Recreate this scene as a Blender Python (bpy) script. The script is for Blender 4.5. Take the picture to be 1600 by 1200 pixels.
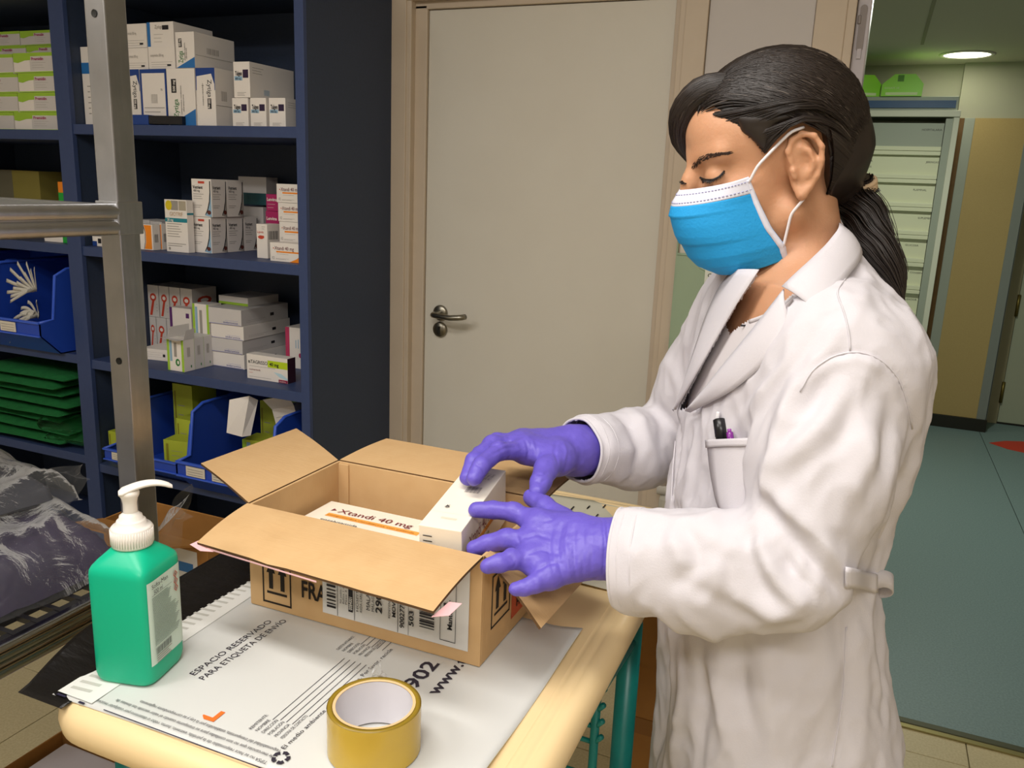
import bpy, bmesh, math, random
import numpy as np
from mathutils import Vector, Matrix
from mathutils.bvhtree import BVHTree

for o in list(bpy.data.objects): bpy.data.objects.remove(o)
SC = bpy.context.scene
COL = SC.collection
random.seed(4); RNG = np.random.default_rng(4)

# ------------------------------------------------------------------ camera
# X runs along the wall with the door, Y towards that wall, Z up (metres)
YAW, PITCH, ROLL, FPX = math.radians(-22.7286), math.radians(13.2653), math.radians(2.30725), 1302.7
fw = np.array([math.sin(YAW)*math.cos(PITCH), math.cos(YAW)*math.cos(PITCH), -math.sin(PITCH)])
rt = np.array([math.cos(YAW), -math.sin(YAW), 0.0]); up = np.cross(rt, fw)
RT = rt*math.cos(ROLL)+up*math.sin(ROLL); UP = -rt*math.sin(ROLL)+up*math.cos(ROLL); FW = fw
CAM = np.array([0.0, 0.0, 1.5])
cd = bpy.data.cameras.new('camera'); cam = bpy.data.objects.new('camera', cd); COL.objects.link(cam)
M = Matrix.Identity(4)
for i in range(3):
    M[i][0] = RT[i]; M[i][1] = UP[i]; M[i][2] = -FW[i]; M[i][3] = CAM[i]
cam.matrix_world = M
cd.sensor_width = 36; cd.lens = FPX/1600*36; cd.clip_start = 0.02; cd.clip_end = 60
SC.camera = cam
SC.view_settings.view_transform = 'Standard'; SC.view_settings.look = 'None'
SC.view_settings.gamma = 1; SC.view_settings.use_curve_mapping = False
SC.view_settings.exposure = -0.12

# ------------------------------------------------------------------ light
W = bpy.data.worlds.new('world'); SC.world = W; W.use_nodes = True
W.node_tree.nodes['Background'].inputs[0].default_value = (1.0, 0.93, 0.84, 1)
W.node_tree.nodes['Background'].inputs[1].default_value = 0.02

def area(name, loc, sx, sy, power, col, rot=(0, 0, 0), spread=180):
    l = bpy.data.lights.new(name, 'AREA'); l.shape = 'RECTANGLE'; l.size = sx; l.size_y = sy
    l.energy = power; l.color = col; l.spread = math.radians(spread)
    o = bpy.data.objects.new(name, l); COL.objects.link(o); o.location = loc; o.rotation_euler = rot
    return o
WARM = (1.0, 0.972, 0.945)
area('ceiling_tube_light', (-0.55, 0.35, 2.58), 1.2, 0.3, 21, WARM)
area('ceiling_tube_light', (0.35, -0.95, 2.58), 1.2, 0.3, 38, WARM)
area('ceiling_tube_light', (-1.75, -0.35, 2.58), 1.2, 0.3, 30, WARM)
area('corridor_downlight_and_fill', (0.38, 6.0, 2.385), 0.16, 0.16, 1.6, (1.0, 0.95, 0.74))
area('corridor_downlight_and_fill', (0.25, 4.5, 2.385), 0.16, 0.16, 25, (0.98, 1.0, 0.86))  # added fill lamp without a fitting, brightens the cabinet trays

# ------------------------------------------------------------------ pixel rays (measuring tools: a point on a known plane)
def ray(x, y): return FW+RT*(x-800)/FPX+UP*(600-y)/FPX
def onZ(x, y, z): d = ray(x, y); return CAM+d*(z-CAM[2])/d[2]
def onY(x, y, Y): d = ray(x, y); return CAM+d*(Y/d[1])
def onX(x, y, X): d = ray(x, y); return CAM+d*(X/d[0])
def onW(x, y, w): return CAM+ray(x, y)*w

# ------------------------------------------------------------------ materials
def lin(c):
    if isinstance(c, str):
        c = c.lstrip('#'); c = [int(c[i:i+2], 16)/255 for i in (0, 2, 4)]
    return tuple(((v/12.92) if v <= 0.04045 else ((v+0.055)/1.055)**2.4) for v in c)
MATS = {}
def mat(name, col, rough=0.6, metal=0.0, spec=0.5, noise=None, bump=None, trans=0, ior=1.45, sss=0, alpha=1, coat=0, emit=0):
    """noise=(scale, second colour, contrast); bump=(scale, strength, stretch xyz)"""
    if name in MATS: return MATS[name]
    m = bpy.data.materials.new(name); m.use_nodes = True; MATS[name] = m
    nt = m.node_tree; b = nt.nodes['Principled BSDF']
    b.inputs['Base Color'].default_value = (*lin(col), 1); b.inputs['Roughness'].default_value = rough
    b.inputs['Metallic'].default_value = metal; b.inputs['Specular IOR Level'].default_value = spec
    b.inputs['IOR'].default_value = ior; b.inputs['Transmission Weight'].default_value = trans
    b.inputs['Alpha'].default_value = alpha; b.inputs['Coat Weight'].default_value = coat
    if sss:
        b.inputs['Subsurface Weight'].default_value = sss; b.inputs['Subsurface Radius'].default_value = (1, 0.35, 0.2)
        b.inputs['Subsurface Scale'].default_value = 0.006
    if emit:
        b.inputs['Emission Color'].default_value = (*lin(col), 1); b.inputs['Emission Strength'].default_value = emit
    tc = nt.nodes.new('ShaderNodeTexCoord')
    if noise:
        sc, c2, k = noise
        n = nt.nodes.new('ShaderNodeTexNoise'); n.inputs['Scale'].default_value = sc; n.inputs['Detail'].default_value = 4
        r = nt.nodes.new('ShaderNodeValToRGB'); e = r.color_ramp.elements
        e[0].position = 0.5-k; e[1].position = 0.5+k
        e[0].color = (*lin(col), 1); e[1].color = (*lin(c2), 1)
        nt.links.new(tc.outputs['Object'], n.inputs['Vector']); nt.links.new(n.outputs['Fac'], r.inputs[0])
        nt.links.new(r.outputs[0], b.inputs['Base Color'])
    if bump:
        sc, st, stretch = bump
        mp = nt.nodes.new('ShaderNodeMapping'); mp.inputs['Scale'].default_value = stretch
        n = nt.nodes.new('ShaderNodeTexNoise'); n.inputs['Scale'].default_value = sc; n.inputs['Detail'].default_value = 5
        bp = nt.nodes.new('ShaderNodeBump'); bp.inputs['Strength'].default_value = st; bp.inputs['Distance'].default_value = 0.004
        nt.links.new(tc.outputs['Object'], mp.inputs[0]); nt.links.new(mp.outputs[0], n.inputs['Vector'])
        nt.links.new(n.outputs['Fac'], bp.inputs['Height']); nt.links.new(bp.outputs[0], b.inputs['Normal'])
    return m

# ------------------------------------------------------------------ object helpers
def tag(o, label=None, cat=None, group=None, kind=None):
    if label: o['label'] = label
    if cat: o['category'] = cat
    if group: o['group'] = group
    if kind: o['kind'] = kind
    return o
def empty(name, loc=(0, 0, 0), rz=0, label=None, cat=None, group=None, kind=None):
    o = bpy.data.objects.new(name, None); COL.objects.link(o); o.location = loc; o.rotation_euler = (0, 0, rz)
    o.empty_display_size = 0.02
    return tag(o, label, cat, group, kind)
def link(name, me, parent=None, loc=None, rot=None):
    o = bpy.data.objects.new(name, me); COL.objects.link(o)
    if parent is not None: o.parent = parent
    if loc is not None: o.location = loc
    if rot is not None: o.rotation_euler = rot
    return o
class MB:
    """collects vertices and faces of one mesh, several material slots"""
    def __init__(s): s.v = []; s.f = []; s.mi = []; s.mats = []; s.sm = []
    def slot(s, m):
        if m not in s.mats: s.mats.append(m)
        return s.mats.index(m)
    def add(s, v, f, m, smooth=False, M=None):
        n = len(s.v); i = s.slot(m)
        if M is not None: v = [tuple(M @ Vector(p)) for p in v]
        s.v += [tuple(map(float, p)) for p in v]
        for q in f: s.f.append([a+n for a in q]); s.mi.append(i); s.sm.append(smooth)
    def box(s, lo, hi, m, bev=0, M=None, smooth=False):
        if bev <= 0:
            x0, y0, z0 = lo; x1, y1, z1 = hi
            v = [(x0, y0, z0), (x1, y0, z0), (x1, y1, z0), (x0, y1, z0), (x0, y0, z1), (x1, y0, z1), (x1, y1, z1), (x0, y1, z1)]
            s.add(v, [(0, 3, 2, 1), (4, 5, 6, 7), (0, 1, 5, 4), (1, 2, 6, 5), (2, 3, 7, 6), (3, 0, 4, 7)], m, smooth, M)
        else:
            bm = bmesh.new(); bmesh.ops.create_cube(bm, size=1)
            for p in bm.verts: p.co = Vector([(lo[i]+hi[i])/2+p.co[i]*(hi[i]-lo[i]) for i in range(3)])
            bmesh.ops.bevel(bm, geom=bm.edges[:], offset=bev, segments=2, profile=0.6, affect='EDGES')
            s.bm(bm, m, smooth, M)
    def bm(s, bm, m, smooth=False, M=None):
        bm.verts.index_update()
        s.add([p.co[:] for p in bm.verts], [[q.index for q in f.verts] for f in bm.faces], m, smooth, M); bm.free()
    def tube(s, pts, r, m, n=10, cap=True, M=None, smooth=True):
        pts = [np.array(p, float) for p in pts]; k = len(pts)
        rs = [r]*k if np.isscalar(r) else list(r)
        T = [pts[min(i+1, k-1)]-pts[max(i-1, 0)] for i in range(k)]; T = [t/(np.linalg.norm(t)+1e-12) for t in T]
        a = np.array([0, 0, 1.0]) if abs(T[0][2]) < 0.9 else np.array([1.0, 0, 0])
        u = np.cross(T[0], a); u /= np.linalg.norm(u); V = []
        for i in range(k):
            u = u-T[i]*(u@T[i]); u /= np.linalg.norm(u)+1e-12; w = np.cross(T[i], u)
            for j in range(n):
                t = 2*math.pi*j/n; V.append(pts[i]+rs[i]*(math.cos(t)*u+math.sin(t)*w))
        F = [(i*n+j, i*n+(j+1) % n, (i+1)*n+(j+1) % n, (i+1)*n+j) for i in range(k-1) for j in range(n)]
        if cap: F += [tuple(range(n))[::-1], tuple((k-1)*n+j for j in range(n))]
        s.add(V, F, m, smooth, M)
    def lathe(s, prof, m, n=40, M=None, smooth=True, close=False):
        k = len(prof)
        V = [(r*math.cos(2*math.pi*j/n), r*math.sin(2*math.pi*j/n), z) for r, z in prof for j in range(n)]
        F = [(i*n+j, i*n+(j+1) % n, ((i+1) % k)*n+(j+1) % n, ((i+1) % k)*n+j) for i in range(k if close else k-1) for j in range(n)]
        s.add(V, F, m, smooth, M)
    def prism(s, pts, d, m, M=None, smooth=False):
        """polygon pts (x,y) extruded along z from d[0] to d[1]"""
        n = len(pts); V = [(*p, d[0]) for p in pts]+[(*p, d[1]) for p in pts]
        F = [tuple(range(n))[::-1], tuple(range(n, 2*n))]+[(i, (i+1) % n, n+(i+1) % n, n+i) for i in range(n)]
        s.add(V, F, m, smooth, M)
    def grid(s, P, m, smooth=True, closed_u=False, closed_v=False, flip=False):
        a, b = len(P), len(P[0]); V = [p for r in P for p in r]
        F = []
        for i in range(a if closed_u else a-1):
            for j in range(b if closed_v else b-1):
                q = (i*b+j, i*b+(j+1) % b, ((i+1) % a)*b+(j+1) % b, ((i+1) % a)*b+j)
                F.append(q[::-1] if flip else q)
        s.add(V, F, m, smooth)
    def mesh(s, name):
        me = bpy.data.meshes.new(name); me.from_pydata(s.v, [], s.f)
        for m in s.mats: me.materials.append(m)
        if s.f:
            me.polygons.foreach_set('material_index', s.mi); me.polygons.foreach_set('use_smooth', s.sm)
        me.update(); return me
    def build(s, name, parent=None, loc=None, rot=None, label=None, cat=None, group=None, kind=None):
        return tag(link(name, s.mesh(name), parent, loc, rot), label, cat, group, kind)
def solidify(o, t, off=1):
    md = o.modifiers.new('thickness', 'SOLIDIFY'); md.thickness = t; md.offset = off; return o

# text as flat mesh ------------------------------------------------
TXT = {}
def text_mesh(s, bold=False):
    """glyph outlines, height of a capital about 1, starting at x=0"""
    if (s, bold) in TXT: return TXT[(s, bold)]
    cu = bpy.data.curves.new('glyphs', 'FONT'); cu.body = s; cu.size = 1.4; cu.fill_mode = 'FRONT'; cu.resolution_u = 2
    if bold: cu.offset = 0.03
    ob = bpy.data.objects.new('glyphs', cu); me = ob.to_mesh()
    v = np.array([p.co[:] for p in me.vertices]) if len(me.vertices) else np.zeros((0, 3))
    f = [tuple(p.vertices) for p in me.polygons]
    ob.to_mesh_clear(); bpy.data.objects.remove(ob); bpy.data.curves.remove(cu)
    w = v[:, 0].max() if len(v) else 0
    TXT[(s, bold)] = (v, f, w); return TXT[(s, bold)]
def add_text(mb, s, O, U, V, size, m, width=None, bold=False, lift=None, sx=1.0):
    """text with baseline start O, direction U, up V; size = capital height; width = total run length"""
    v, f, w = text_mesh(s, bold)
    if not f: return
    O, U, V = (np.array(a, float) for a in (O, U, V)); U = U/np.linalg.norm(U); V = V/np.linalg.norm(V)
    kx = (width/w) if width else size*sx
    N = np.cross(U, V)
    P = [O+U*(p[0]*kx)+V*(p[1]*size)+N*(lift or 0) for p in v]
    mb.add(P, f, m)
# ================================================================== the setting
mWall = mat('wall_paint', '#c9c0b1', 0.75, noise=(14, '#c4baa9', 0.3), bump=(90, 0.08, (1, 1, 1)))
mFrame = mat('door_frame_paint', '#cbbba6', 0.5, noise=(9, '#c4b39d', 0.35))
mLeaf = mat('door_leaf_laminate', '#d6d1c4', 0.45, noise=(5, '#d1cbbd', 0.4))
mPanel = mat('grey_wall_panel', '#c4bdb8', 0.5)
mCeil = mat('ceiling_white', '#d8d4ca', 0.8)
mSteel = mat('brushed_steel', '#9c988c', 0.32, 1.0, noise=(40, '#857f70', 0.3))
mDark = mat('dark_gap', '#15140f', 0.8)
mTile = mat('beige_terrazzo_tile', '#cfc29c', 0.38, noise=(160, '#b7a981', 0.28))
mGrout = mat('tile_grout', '#6f6547', 0.8)
mVinyl = mat('green_blue_vinyl', '#6a8081', 0.5, noise=(150, '#7b9293', 0.2))
mBeige = mat('beige_wall_panel', '#b59f69', 0.55, noise=(220, '#ad9660', 0.3))
mCorW = mat('corridor_wall_paint', '#adae9a', 0.7)
mCorC = mat('corridor_ceiling', '#c6c4b0', 0.75)
mGuard = mat('grey_corner_guard', '#808782', 0.45)
mSkirt = mat('black_skirting', '#1d1d14', 0.5)

def wallbox(name, lo, hi, m, kind='structure', parent=None, bev=0):
    b = MB(); b.box(lo, hi, m, bev); return b.build(name, parent, kind=kind)
# room shell
fl = wallbox('floor', (-3.3, -1.9, -0.06), (1.7, 2.46, -0.004), mGrout)
tm = MB(); tm.box((0.0015, 0.0015, -0.02), (0.3985, 0.3985, 0.0), mTile, 0.0012); tme = tm.mesh('floor_tile')
for i in range(-9, 3):
    for j in range(-11, 0):
        link('floor_tile', tme, fl, (0.425+0.4*i, 2.345+0.4*j, 0))
tm = MB(); tm.box((0.0015, 0.0015, -0.02), (0.3985, 0.113, 0.0), mTile, 0.0012); tme2 = tm.mesh('floor_tile')
for i in range(-9, 3): link('floor_tile', tme2, fl, (0.425+0.4*i, 2.345, 0))
wallbox('ceiling', (-3.3, -1.9, 2.62), (1.7, 2.6, 2.7), mCeil)
wallbox('wall_left', (-3.4, -1.9, 0), (-3.3, 2.58, 2.7), mWall)
wallbox('wall_right', (1.7, -1.9, 0), (1.8, 2.58, 2.7), mWall)
wallbox('wall_front', (-3.4, -2.0, 0), (1.8, -1.9, 2.7), mWall)
b = MB()
b.box((-3.3, 2.46, 0), (-1.45, 2.58, 2.62), mWall); b.box((-1.45, 2.46, 2.09), (-0.50, 2.58, 2.62), mWall)
b.box((-0.50, 2.46, 0), (-0.115, 2.58, 2.62), mWall); b.box((-0.115, 2.46, 2.12), (1.15, 2.58, 2.62), mWall)
b.box((1.15, 2.46, 0), (1.7, 2.58, 2.62), mWall)
wb = b.build('wall_back', kind='structure')
b = MB(); b.box((-0.488, 2.452, 0.0), (-0.213, 2.462, 2.6), mPanel, 0.002); b.build('wall_panel', wb)
# luminaires in the room ceiling (the lamps of the light block sit in them)
mLum = mat('lamp_diffuser', '#fff2df', 0.4, emit=3.0)
for i, (x, y) in enumerate([(-0.55, 0.35), (0.35, -0.95), (-1.75, -0.35)]):
    e = empty('ceiling_light', (x, y, 2.62), 0, ['flush ceiling light panel above the worktable', 'flush ceiling light panel behind the photographer', 'flush ceiling light panel over the aisle before the blue shelving'][i], 'ceiling light')
    b = MB(); b.box((-0.66, -0.19, -0.03), (0.66, 0.19, 0), mCeil, 0.004); b.build('housing', e)
    b = MB(); b.box((-0.6, -0.15, -0.035), (0.6, 0.15, -0.029), mLum); b.build('diffuser', e)

# the closed door
d = empty('door_1', (-1.0, 2.46, 0), kind='structure')
def dpart(name, lo, hi, m, bev=0.003, parent=d):
    b = MB(); b.box((lo[0]+1.0, lo[1]-2.46, lo[2]), (hi[0]+1.0, hi[1]-2.46, hi[2]), m, bev); return b.build(name, parent)
for nm, x0, x1 in (('casing', -1.497, -1.432), ('casing', -0.552, -0.489)):
    dpart(nm, (x0, 2.440, 0), (x1, 2.47, 2.12), mFrame)
dpart('casing', (-1.497, 2.440, 2.055), (-0.489, 2.47, 2.12), mFrame)
for x0, x1 in ((-1.434, -1.416), (-0.568, -0.550)): dpart('frame_bead', (x0, 2.445, 0), (x1, 2.58, 2.06), mFrame)
for x0, x1 in ((-1.418, -1.374), (-0.586, -0.566)): dpart('door_stop', (x0, 2.472, 0), (x1, 2.58, 2.045), mFrame)
dpart('door_stop', (-1.418, 2.472, 2.033), (-0.566, 2.58, 2.06), mFrame)
lf = dpart('door_leaf', (-1.372, 2.482, 0.008), (-0.584, 2.525, 2.031), mLeaf)
hd = MB(); hc = np.array([0, 0, 0.0])
hp = onY(685, 489, 2.482); hp2 = onY(675, 514, 2.482)
X, Z = -1.372+0.062+1.0, 1.079
Mr = Matrix.Translation((X, 0.020, Z)) @ Matrix.Rotation(math.pi/2, 4, 'X')
hd = empty('door_handle', (0, 0, 0)); hd.parent = lf
b = MB(); b.lathe([(0, 0.0), (0.026, 0.0), (0.026, 0.006), (0.023, 0.010), (0, 0.010)], mSteel, 28, Mr); b.build('rosette', hd)
b = MB(); b.tube([(X, 0.018, Z), (X, -0.03, Z), (X+0.004, -0.042, Z), (X+0.014, -0.048, Z), (X+0.07, -0.05, Z-0.003), (X+0.098, -0.05, Z), (X+0.112, -0.044, Z+0.002), (X+0.117, -0.032, Z+0.003)], 0.0095, mSteel, 12); b.build('lever', hd)
Mr2 = Matrix.Translation((X, 0.020, Z-0.057)) @ Matrix.Rotation(math.pi/2, 4, 'X')
b = MB(); b.lathe([(0, 0.0), (0.026, 0.0), (0.026, 0.006), (0.023, 0.010), (0, 0.010)], mSteel, 28, Mr2); es = b.build('escutcheon', hd)
b = MB(); b.box((X-0.004, 0.0085, Z-0.070), (X+0.004, 0.012, Z-0.046), mDark, 0.001); b.build('keyhole', es)

# opening to the corridor: casing, metal edge with strike plate, threshold
d2 = empty('door_2', (0, 2.46, 0), kind='structure')
def d2part(name, lo, hi, m, bev=0.003, parent=d2):
    b = MB(); b.box((lo[0], lo[1]-2.46, lo[2]), (hi[0], hi[1]-2.46, hi[2]), m, bev); return b.build(name, parent)
d2part('casing', (-0.212, 2.446, 0), (-0.135, 2.47, 2.6), mFrame)
d2part('frame_bead', (-0.137, 2.45, 0), (-0.113, 2.58, 2.6), mFrame)
mEdge = mat('pale_metal_edge', '#b9b2b6', 0.4)
d2part('leaf_edge', (-0.112, 2.47, 0.0), (-0.078, 2.56, 2.13), mEdge)
pl = MB(); pts = []
for k in range(24):
    t = 2*math.pi*k/24; pts.append((0.0085*math.cos(t), (0.048 if math.sin(t) >= 0 else -0.048)+0.0085*math.sin(t)))
mPlate = mat('strike_plate', '#857a74', 0.4)
Mp = Matrix.Translation((-0.096, 0.0095, 1.935)) @ Matrix.Rotation(math.pi/2, 4, 'X')
pl.prism(pts, (-0.001, 0.002), mPlate, Mp); sp = pl.build('strike_plate', d2)
b = MB(); b.box((-0.108, 0.0055, 1.945), (-0.100, 0.0085, 1.966), mPlate, 0.002); b.box((-0.101, 0.006, 1.86), (-0.09, 0.0095, 1.885), mEdge, 0.001); b.build('latch', sp)
b = MB(); b.box((-0.115, 2.455, 0), (1.15, 2.475, 0.006), mat('threshold_brass', '#8d8457', 0.4, 0.7), 0.001)
b.box((-0.115, 2.475, 0), (1.15, 2.5, 0.009), mat('threshold_dark', '#4d4f3d', 0.5, 0.4), 0.002); b.build('trim_1', kind='structure')

# corridor
cf = wallbox('floor_corridor', (-1.6, 2.5, -0.06), (2.4, 6.72, -0.003), mDark)
for x0, x1 in ((-1.6, 0.829), (0.8325, 2.4)):
    b = MB(); b.box((x0, 2.5, -0.02), (x1, 6.7, 0.0), mVinyl); b.build('vinyl_sheet', cf)
wallbox('ceiling_corridor', (-1.6, 2.58, 2.39), (2.4, 6.75, 2.5), mCorC)
cc = bpy.data.objects['ceiling_corridor']
b = MB(); b.box((0.108, 2.58, 2.386), (0.125, 5.6, 2.3895), mat('ceiling_profile', '#8f8c70', 0.6)); b.build('ceiling_profile', cc)
wallbox('wall_corridor_left', (-1.7, 2.58, 0), (-1.6, 6.75, 2.5), mCorW)
wallbox('wall_corridor_right', (2.4, 2.5, 0), (2.5, 6.75, 2.5), mCorW)
b = MB(); b.box((-1.6, 6.40, 0), (0.40, 6.5, 2.39), mCorW); b.box((0.40, 6.34, 0), (0.858, 6.7, 2.39), mCorW)
b.box((0.858, 6.64, 2.08), (2.4, 6.75, 2.39), mCorW); b.box((1.9, 6.64, 0), (2.4, 6.75, 2.39), mCorW)
wc = b.build('wall_corridor_back', kind='structure')
b = MB(); b.box((0.50, 6.330, 0.075), (0.80, 6.342, 2.05), mBeige); b.build('beige_panel', wc)
b = MB(); b.box((0.445, 6.326, 0.075), (0.505, 6.342, 2.05), mat('pale_guard', '#9aa297', 0.45), 0.002); b.build('corner_guard', wc)
b = MB(); b.box((0.80, 6.326, 0.05), (0.862, 6.342, 2.05), mGuard, 0.002); b.box((0.855, 6.326, 0.05), (0.862, 6.40, 2.05), mGuard, 0.001); b.build('corner_guard', wc)
b = MB(); b.box((0.40, 6.335, 0.0), (0.447, 6.345, 2.05), mat('brown_wood_edge', '#6f5124', 0.5, noise=(30, '#5c4119', 0.3))); b.build('wood_edge', wc)
b = MB(); b.box((0.395, 6.31, 0), (0.866, 6.345, 0.085), mSkirt, 0.002); b.build('baseboard_back', kind='structure')
d3 = empty('door_3', (0.9, 6.64, 0), kind='structure')
mPale = mat('pale_green_door', '#aab09a', 0.5); mPaleF = mat('pale_olive_frame', '#a39c7c', 0.5)
b = MB(); b.box((-0.042, -0.01, 0), (0.068, 0.06, 2.1), mPaleF, 0.003); b.box((1.0, -0.01, 0), (1.06, 0.06, 2.1), mPaleF, 0.003); b.box((-0.042, -0.01, 2.05), (1.06, 0.06, 2.12), mPaleF, 0.003); b.build('door_frame', d3)
b = MB(); b.box((0.071, 0.0, 0.012), (0.998, 0.05, 2.045), mPale, 0.003); lf3 = b.build('door_leaf', d3)
for z in (0.23, 0.845, 1.8):
    b = MB(); b.tube([(0.069, -0.012, z-0.075), (0.069, -0.012, z+0.075)], 0.011, mat('brass_hinge', '#7d6f3a', 0.4, 0.8), 10); b.build('hinge', lf3)
b = MB(); b.box((0.866, 6.635, 0), (2.3, 6.72, 0.012), mSkirt); b.build('trim_2', kind='structure')

# corridor downlight fitting
e = empty('downlight', (0.38, 6.0, 2.39), 0, 'round recessed downlight in the corridor ceiling', 'ceiling light')
b = MB(); b.lathe([(0.155, 0.0), (0.155, -0.006), (0.13, -0.008), (0.125, 0.0)], mCeil, 36); b.build('rim', e)
b = MB(); b.lathe([(0.0, -0.004), (0.128, -0.004), (0.128, -0.002)], mat('downlight_glow', '#fff7dc', 0.3, emit=7), 36); b.build('diffuser', e)
# red floor arrow
b = MB(); b.prism([(0.859, 6.036), (0.955, 5.935), (1.30, 5.80), (1.30, 6.30), (0.965, 6.146)], (0.0002, 0.0012), mat('red_floor_tape', '#c4351f', 0.5))
b.build('floor_arrow', label='red arrow sticker on the green corridor floor', cat='floor marking')

# medicine cabinet with tray drawers in the corridor
mCab = mat('cabinet_white', '#d3d6c4', 0.45); mCabG = mat('cabinet_grey_edge', '#9da698', 0.45); mTray = mat('tray_cream', '#d9ddbe', 0.45)
mInk = mat('black_ink', '#1e1b20', 0.7)
c = empty('drawer_cabinet', (-0.2, 5.9, 0), 0, 'tall white cabinet with stacked label-fronted trays and a blue top stripe', 'cabinet')
b = MB()
b.box((-0.62, 0.0, 0.0), (-0.56, 0.48, 2.055), mCab); b.box((0.555, 0.0, 0), (0.588, 0.48, 2.02), mCab, 0.004)
b.box((-0.62, 0.44, 0), (0.588, 0.48, 2.055), mCab); b.box((-0.62, 0.02, 2.03), (0.57, 0.48, 2.14), mCabG, 0.004)
b.box((0.515, 0.012, 0), (0.557, 0.1, 2.01), mCabG); b.build('carcass', c)
b = MB(); b.box((-0.62, -0.014, 2.018), (0.588, 0.03, 2.056), mCab, 0.004); b.build('cornice', c)
b = MB(); b.box((-0.62, 0.006, 2.072), (0.556, 0.022, 2.115), mat('blue_stripe', '#1f4e7d', 0.45)); b.build('blue_stripe', c)
words = ['NEBULIZADOR', 'ENSURE', 'HOSPITALARIA', 'JERINGAS', 'FLAMINAL', 'SUPLEMENTOS', 'GLUCOSA', 'CONSERVACION']
zt = 1.984; k = 0
for h in (0.192, 0.169, 0.171, 0.171, 0.171, 0.171, 0.171, 0.171, 0.171, 0.171, 0.171):
    b = MB(); mm = mCabG if k == 0 else mTray
    b.box((-0.555, 0.03, zt-h+0.05), (0.512, 0.05, zt), mm)
    b.box((-0.555, 0.05, zt-h+0.012), (0.512, 0.42, zt-h+0.03), mTray)
    t = b.build('tray', c)
    b = MB(); b.box((-0.555, 0.004, zt-h+0.026), (0.512, 0.052, zt-h+0.052), mTray, 0.003); b.build('tray_lip', t)
    b = MB(); b.box((-0.555, 0.001, zt-h), (0.512, 0.05, zt-h+0.024), mTray, 0.003); b.build('tray_rim', t)
    b = MB()
    for q in range(5):
        x = -0.45+0.42*(q % 3)+0.05*(k % 2); z = zt-0.045-0.035*(q//3)
        add_text(b, words[(k+q) % 8], (x, 0.0292, z), (1, 0, 0), (0, 0, 1), 0.012, mInk)
    b.build('tray_lettering', t, kind='stuff')
    zt -= h; k += 1
# green sharps boxes on top of it
def sharps(x, rz, label):
    o = empty('green_carton', (x, 6.02, 2.14), rz, label, 'carton', 'green cartons on the corridor cabinet')
    g = mat('lime_green_card', '#93e31f', 0.4); gd = mat('dark_green_card', '#4c8c14', 0.5); wt = mat('pale_print', '#d8f0b0', 0.5)
    b = MB(); Mx = Matrix.Rotation(math.pi/2, 4, 'X')
    b.prism([(-0.115, 0), (0.115, 0), (0.118, 0.07), (0.068, 0.128), (-0.048, 0.128), (-0.115, 0.07)], (-0.12, 0.12), g, Mx); b.build('body', o)
    b = MB(); b.box((-0.03, -0.1212, 0.085), (0.005, -0.1202, 0.122), gd); b.build('slot', o)
    b = MB(); b.box((-0.09, -0.1212, 0.006), (0.09, -0.1204, 0.022), wt); add_text(b, 'BIOSAFE 50', (-0.1, -0.1212, 0.042), (1, 0, 0), (0, 0, 1), 0.012, wt); b.build('print', o)
sharps(0.045, 0, 'lime green carton beside the wall on the corridor cabinet')
sharps(-0.22, 0.3, 'lime green carton half hidden by the door jamb')

# document holder, papers and note on the wall panel
h = empty('document_holder', (-0.36, 2.452, 1.0), 0, 'clear green plastic document holder on the wall behind the person', 'document holder')
mGl = mat('pale_green_plastic', '#bcd0b2', 0.12, trans=0.35, ior=1.3)
b = MB(); Mx = Matrix.Translation((0, 0, 0)) @ Matrix.Rotation(math.pi/2, 4, 'X')
b.prism([(-0.156, -0.35), (0.15, -0.35), (0.15, 0.27), (-0.06, 0.285), (-0.085, 0.298), (-0.10, 0.325), (-0.113, 0.331), (-0.156, 0.331)], (0.024, 0.028), mGl, Mx)
b.build('front_pocket', h)
b = MB(); b.box((-0.156, -0.003, -0.35), (0.15, 0.0, 0.42), mGl); b.box((-0.158, -0.028, -0.352), (-0.154, 0, 0.42), mGl); b.build('back_plate', h)
mRim = mat('pale_green_rim', '#a9bda0', 0.3)
b = MB(); b.tube([(-0.154, -0.027, 0.331), (-0.113, -0.027, 0.331), (-0.10, -0.027, 0.324), (-0.085, -0.027, 0.297), (-0.06, -0.027, 0.285), (0.15, -0.027, 0.27)], 0.004, mRim, 8); b.build('rim', h)
mPaper = mat('paper_white', '#d8d0c0', 0.7)
b = MB(); b.box((-0.15, -0.016, -0.02), (0.13, -0.014, 0.405), mPaper); p = b.build('wall_document', None, (-0.36, 2.452, 1.0), label='printed sheet standing in the green wall holder', cat='paper')
b = MB(); b.box((-0.142, -0.0168, 0.365), (-0.122, -0.0162, 0.388), mat('grey_print', '#6a6258', 0.7))
for q in range(9): b.box((-0.13+0.01*(q % 2), -0.0168, 0.34-0.012*q), (0.02+0.05*math.sin(q*2.1), -0.0162, 0.3415-0.012*q), mInk)
b.build('print', p)
b = MB(); b.box((-0.07, -0.0310, 0.10), (0.10, -0.0302, 0.295), mat('note_white', '#dfe2d4', 0.7)); n = b.build('wall_note', None, (-0.36, 2.452, 1.0), label='small handwritten note taped onto the green holder', cat='note')
b = MB(); add_text(b, 'CARGA', (-0.062, -0.0314, 0.272), (1, 0, 0), (0, 0, 1), 0.011, mInk, bold=True); add_text(b, 'TRAMO 2', (-0.062, -0.0314, 0.248), (1, 0, 0), (0, 0, 1), 0.010, mInk, bold=True); b.build('lettering', n)
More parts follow.
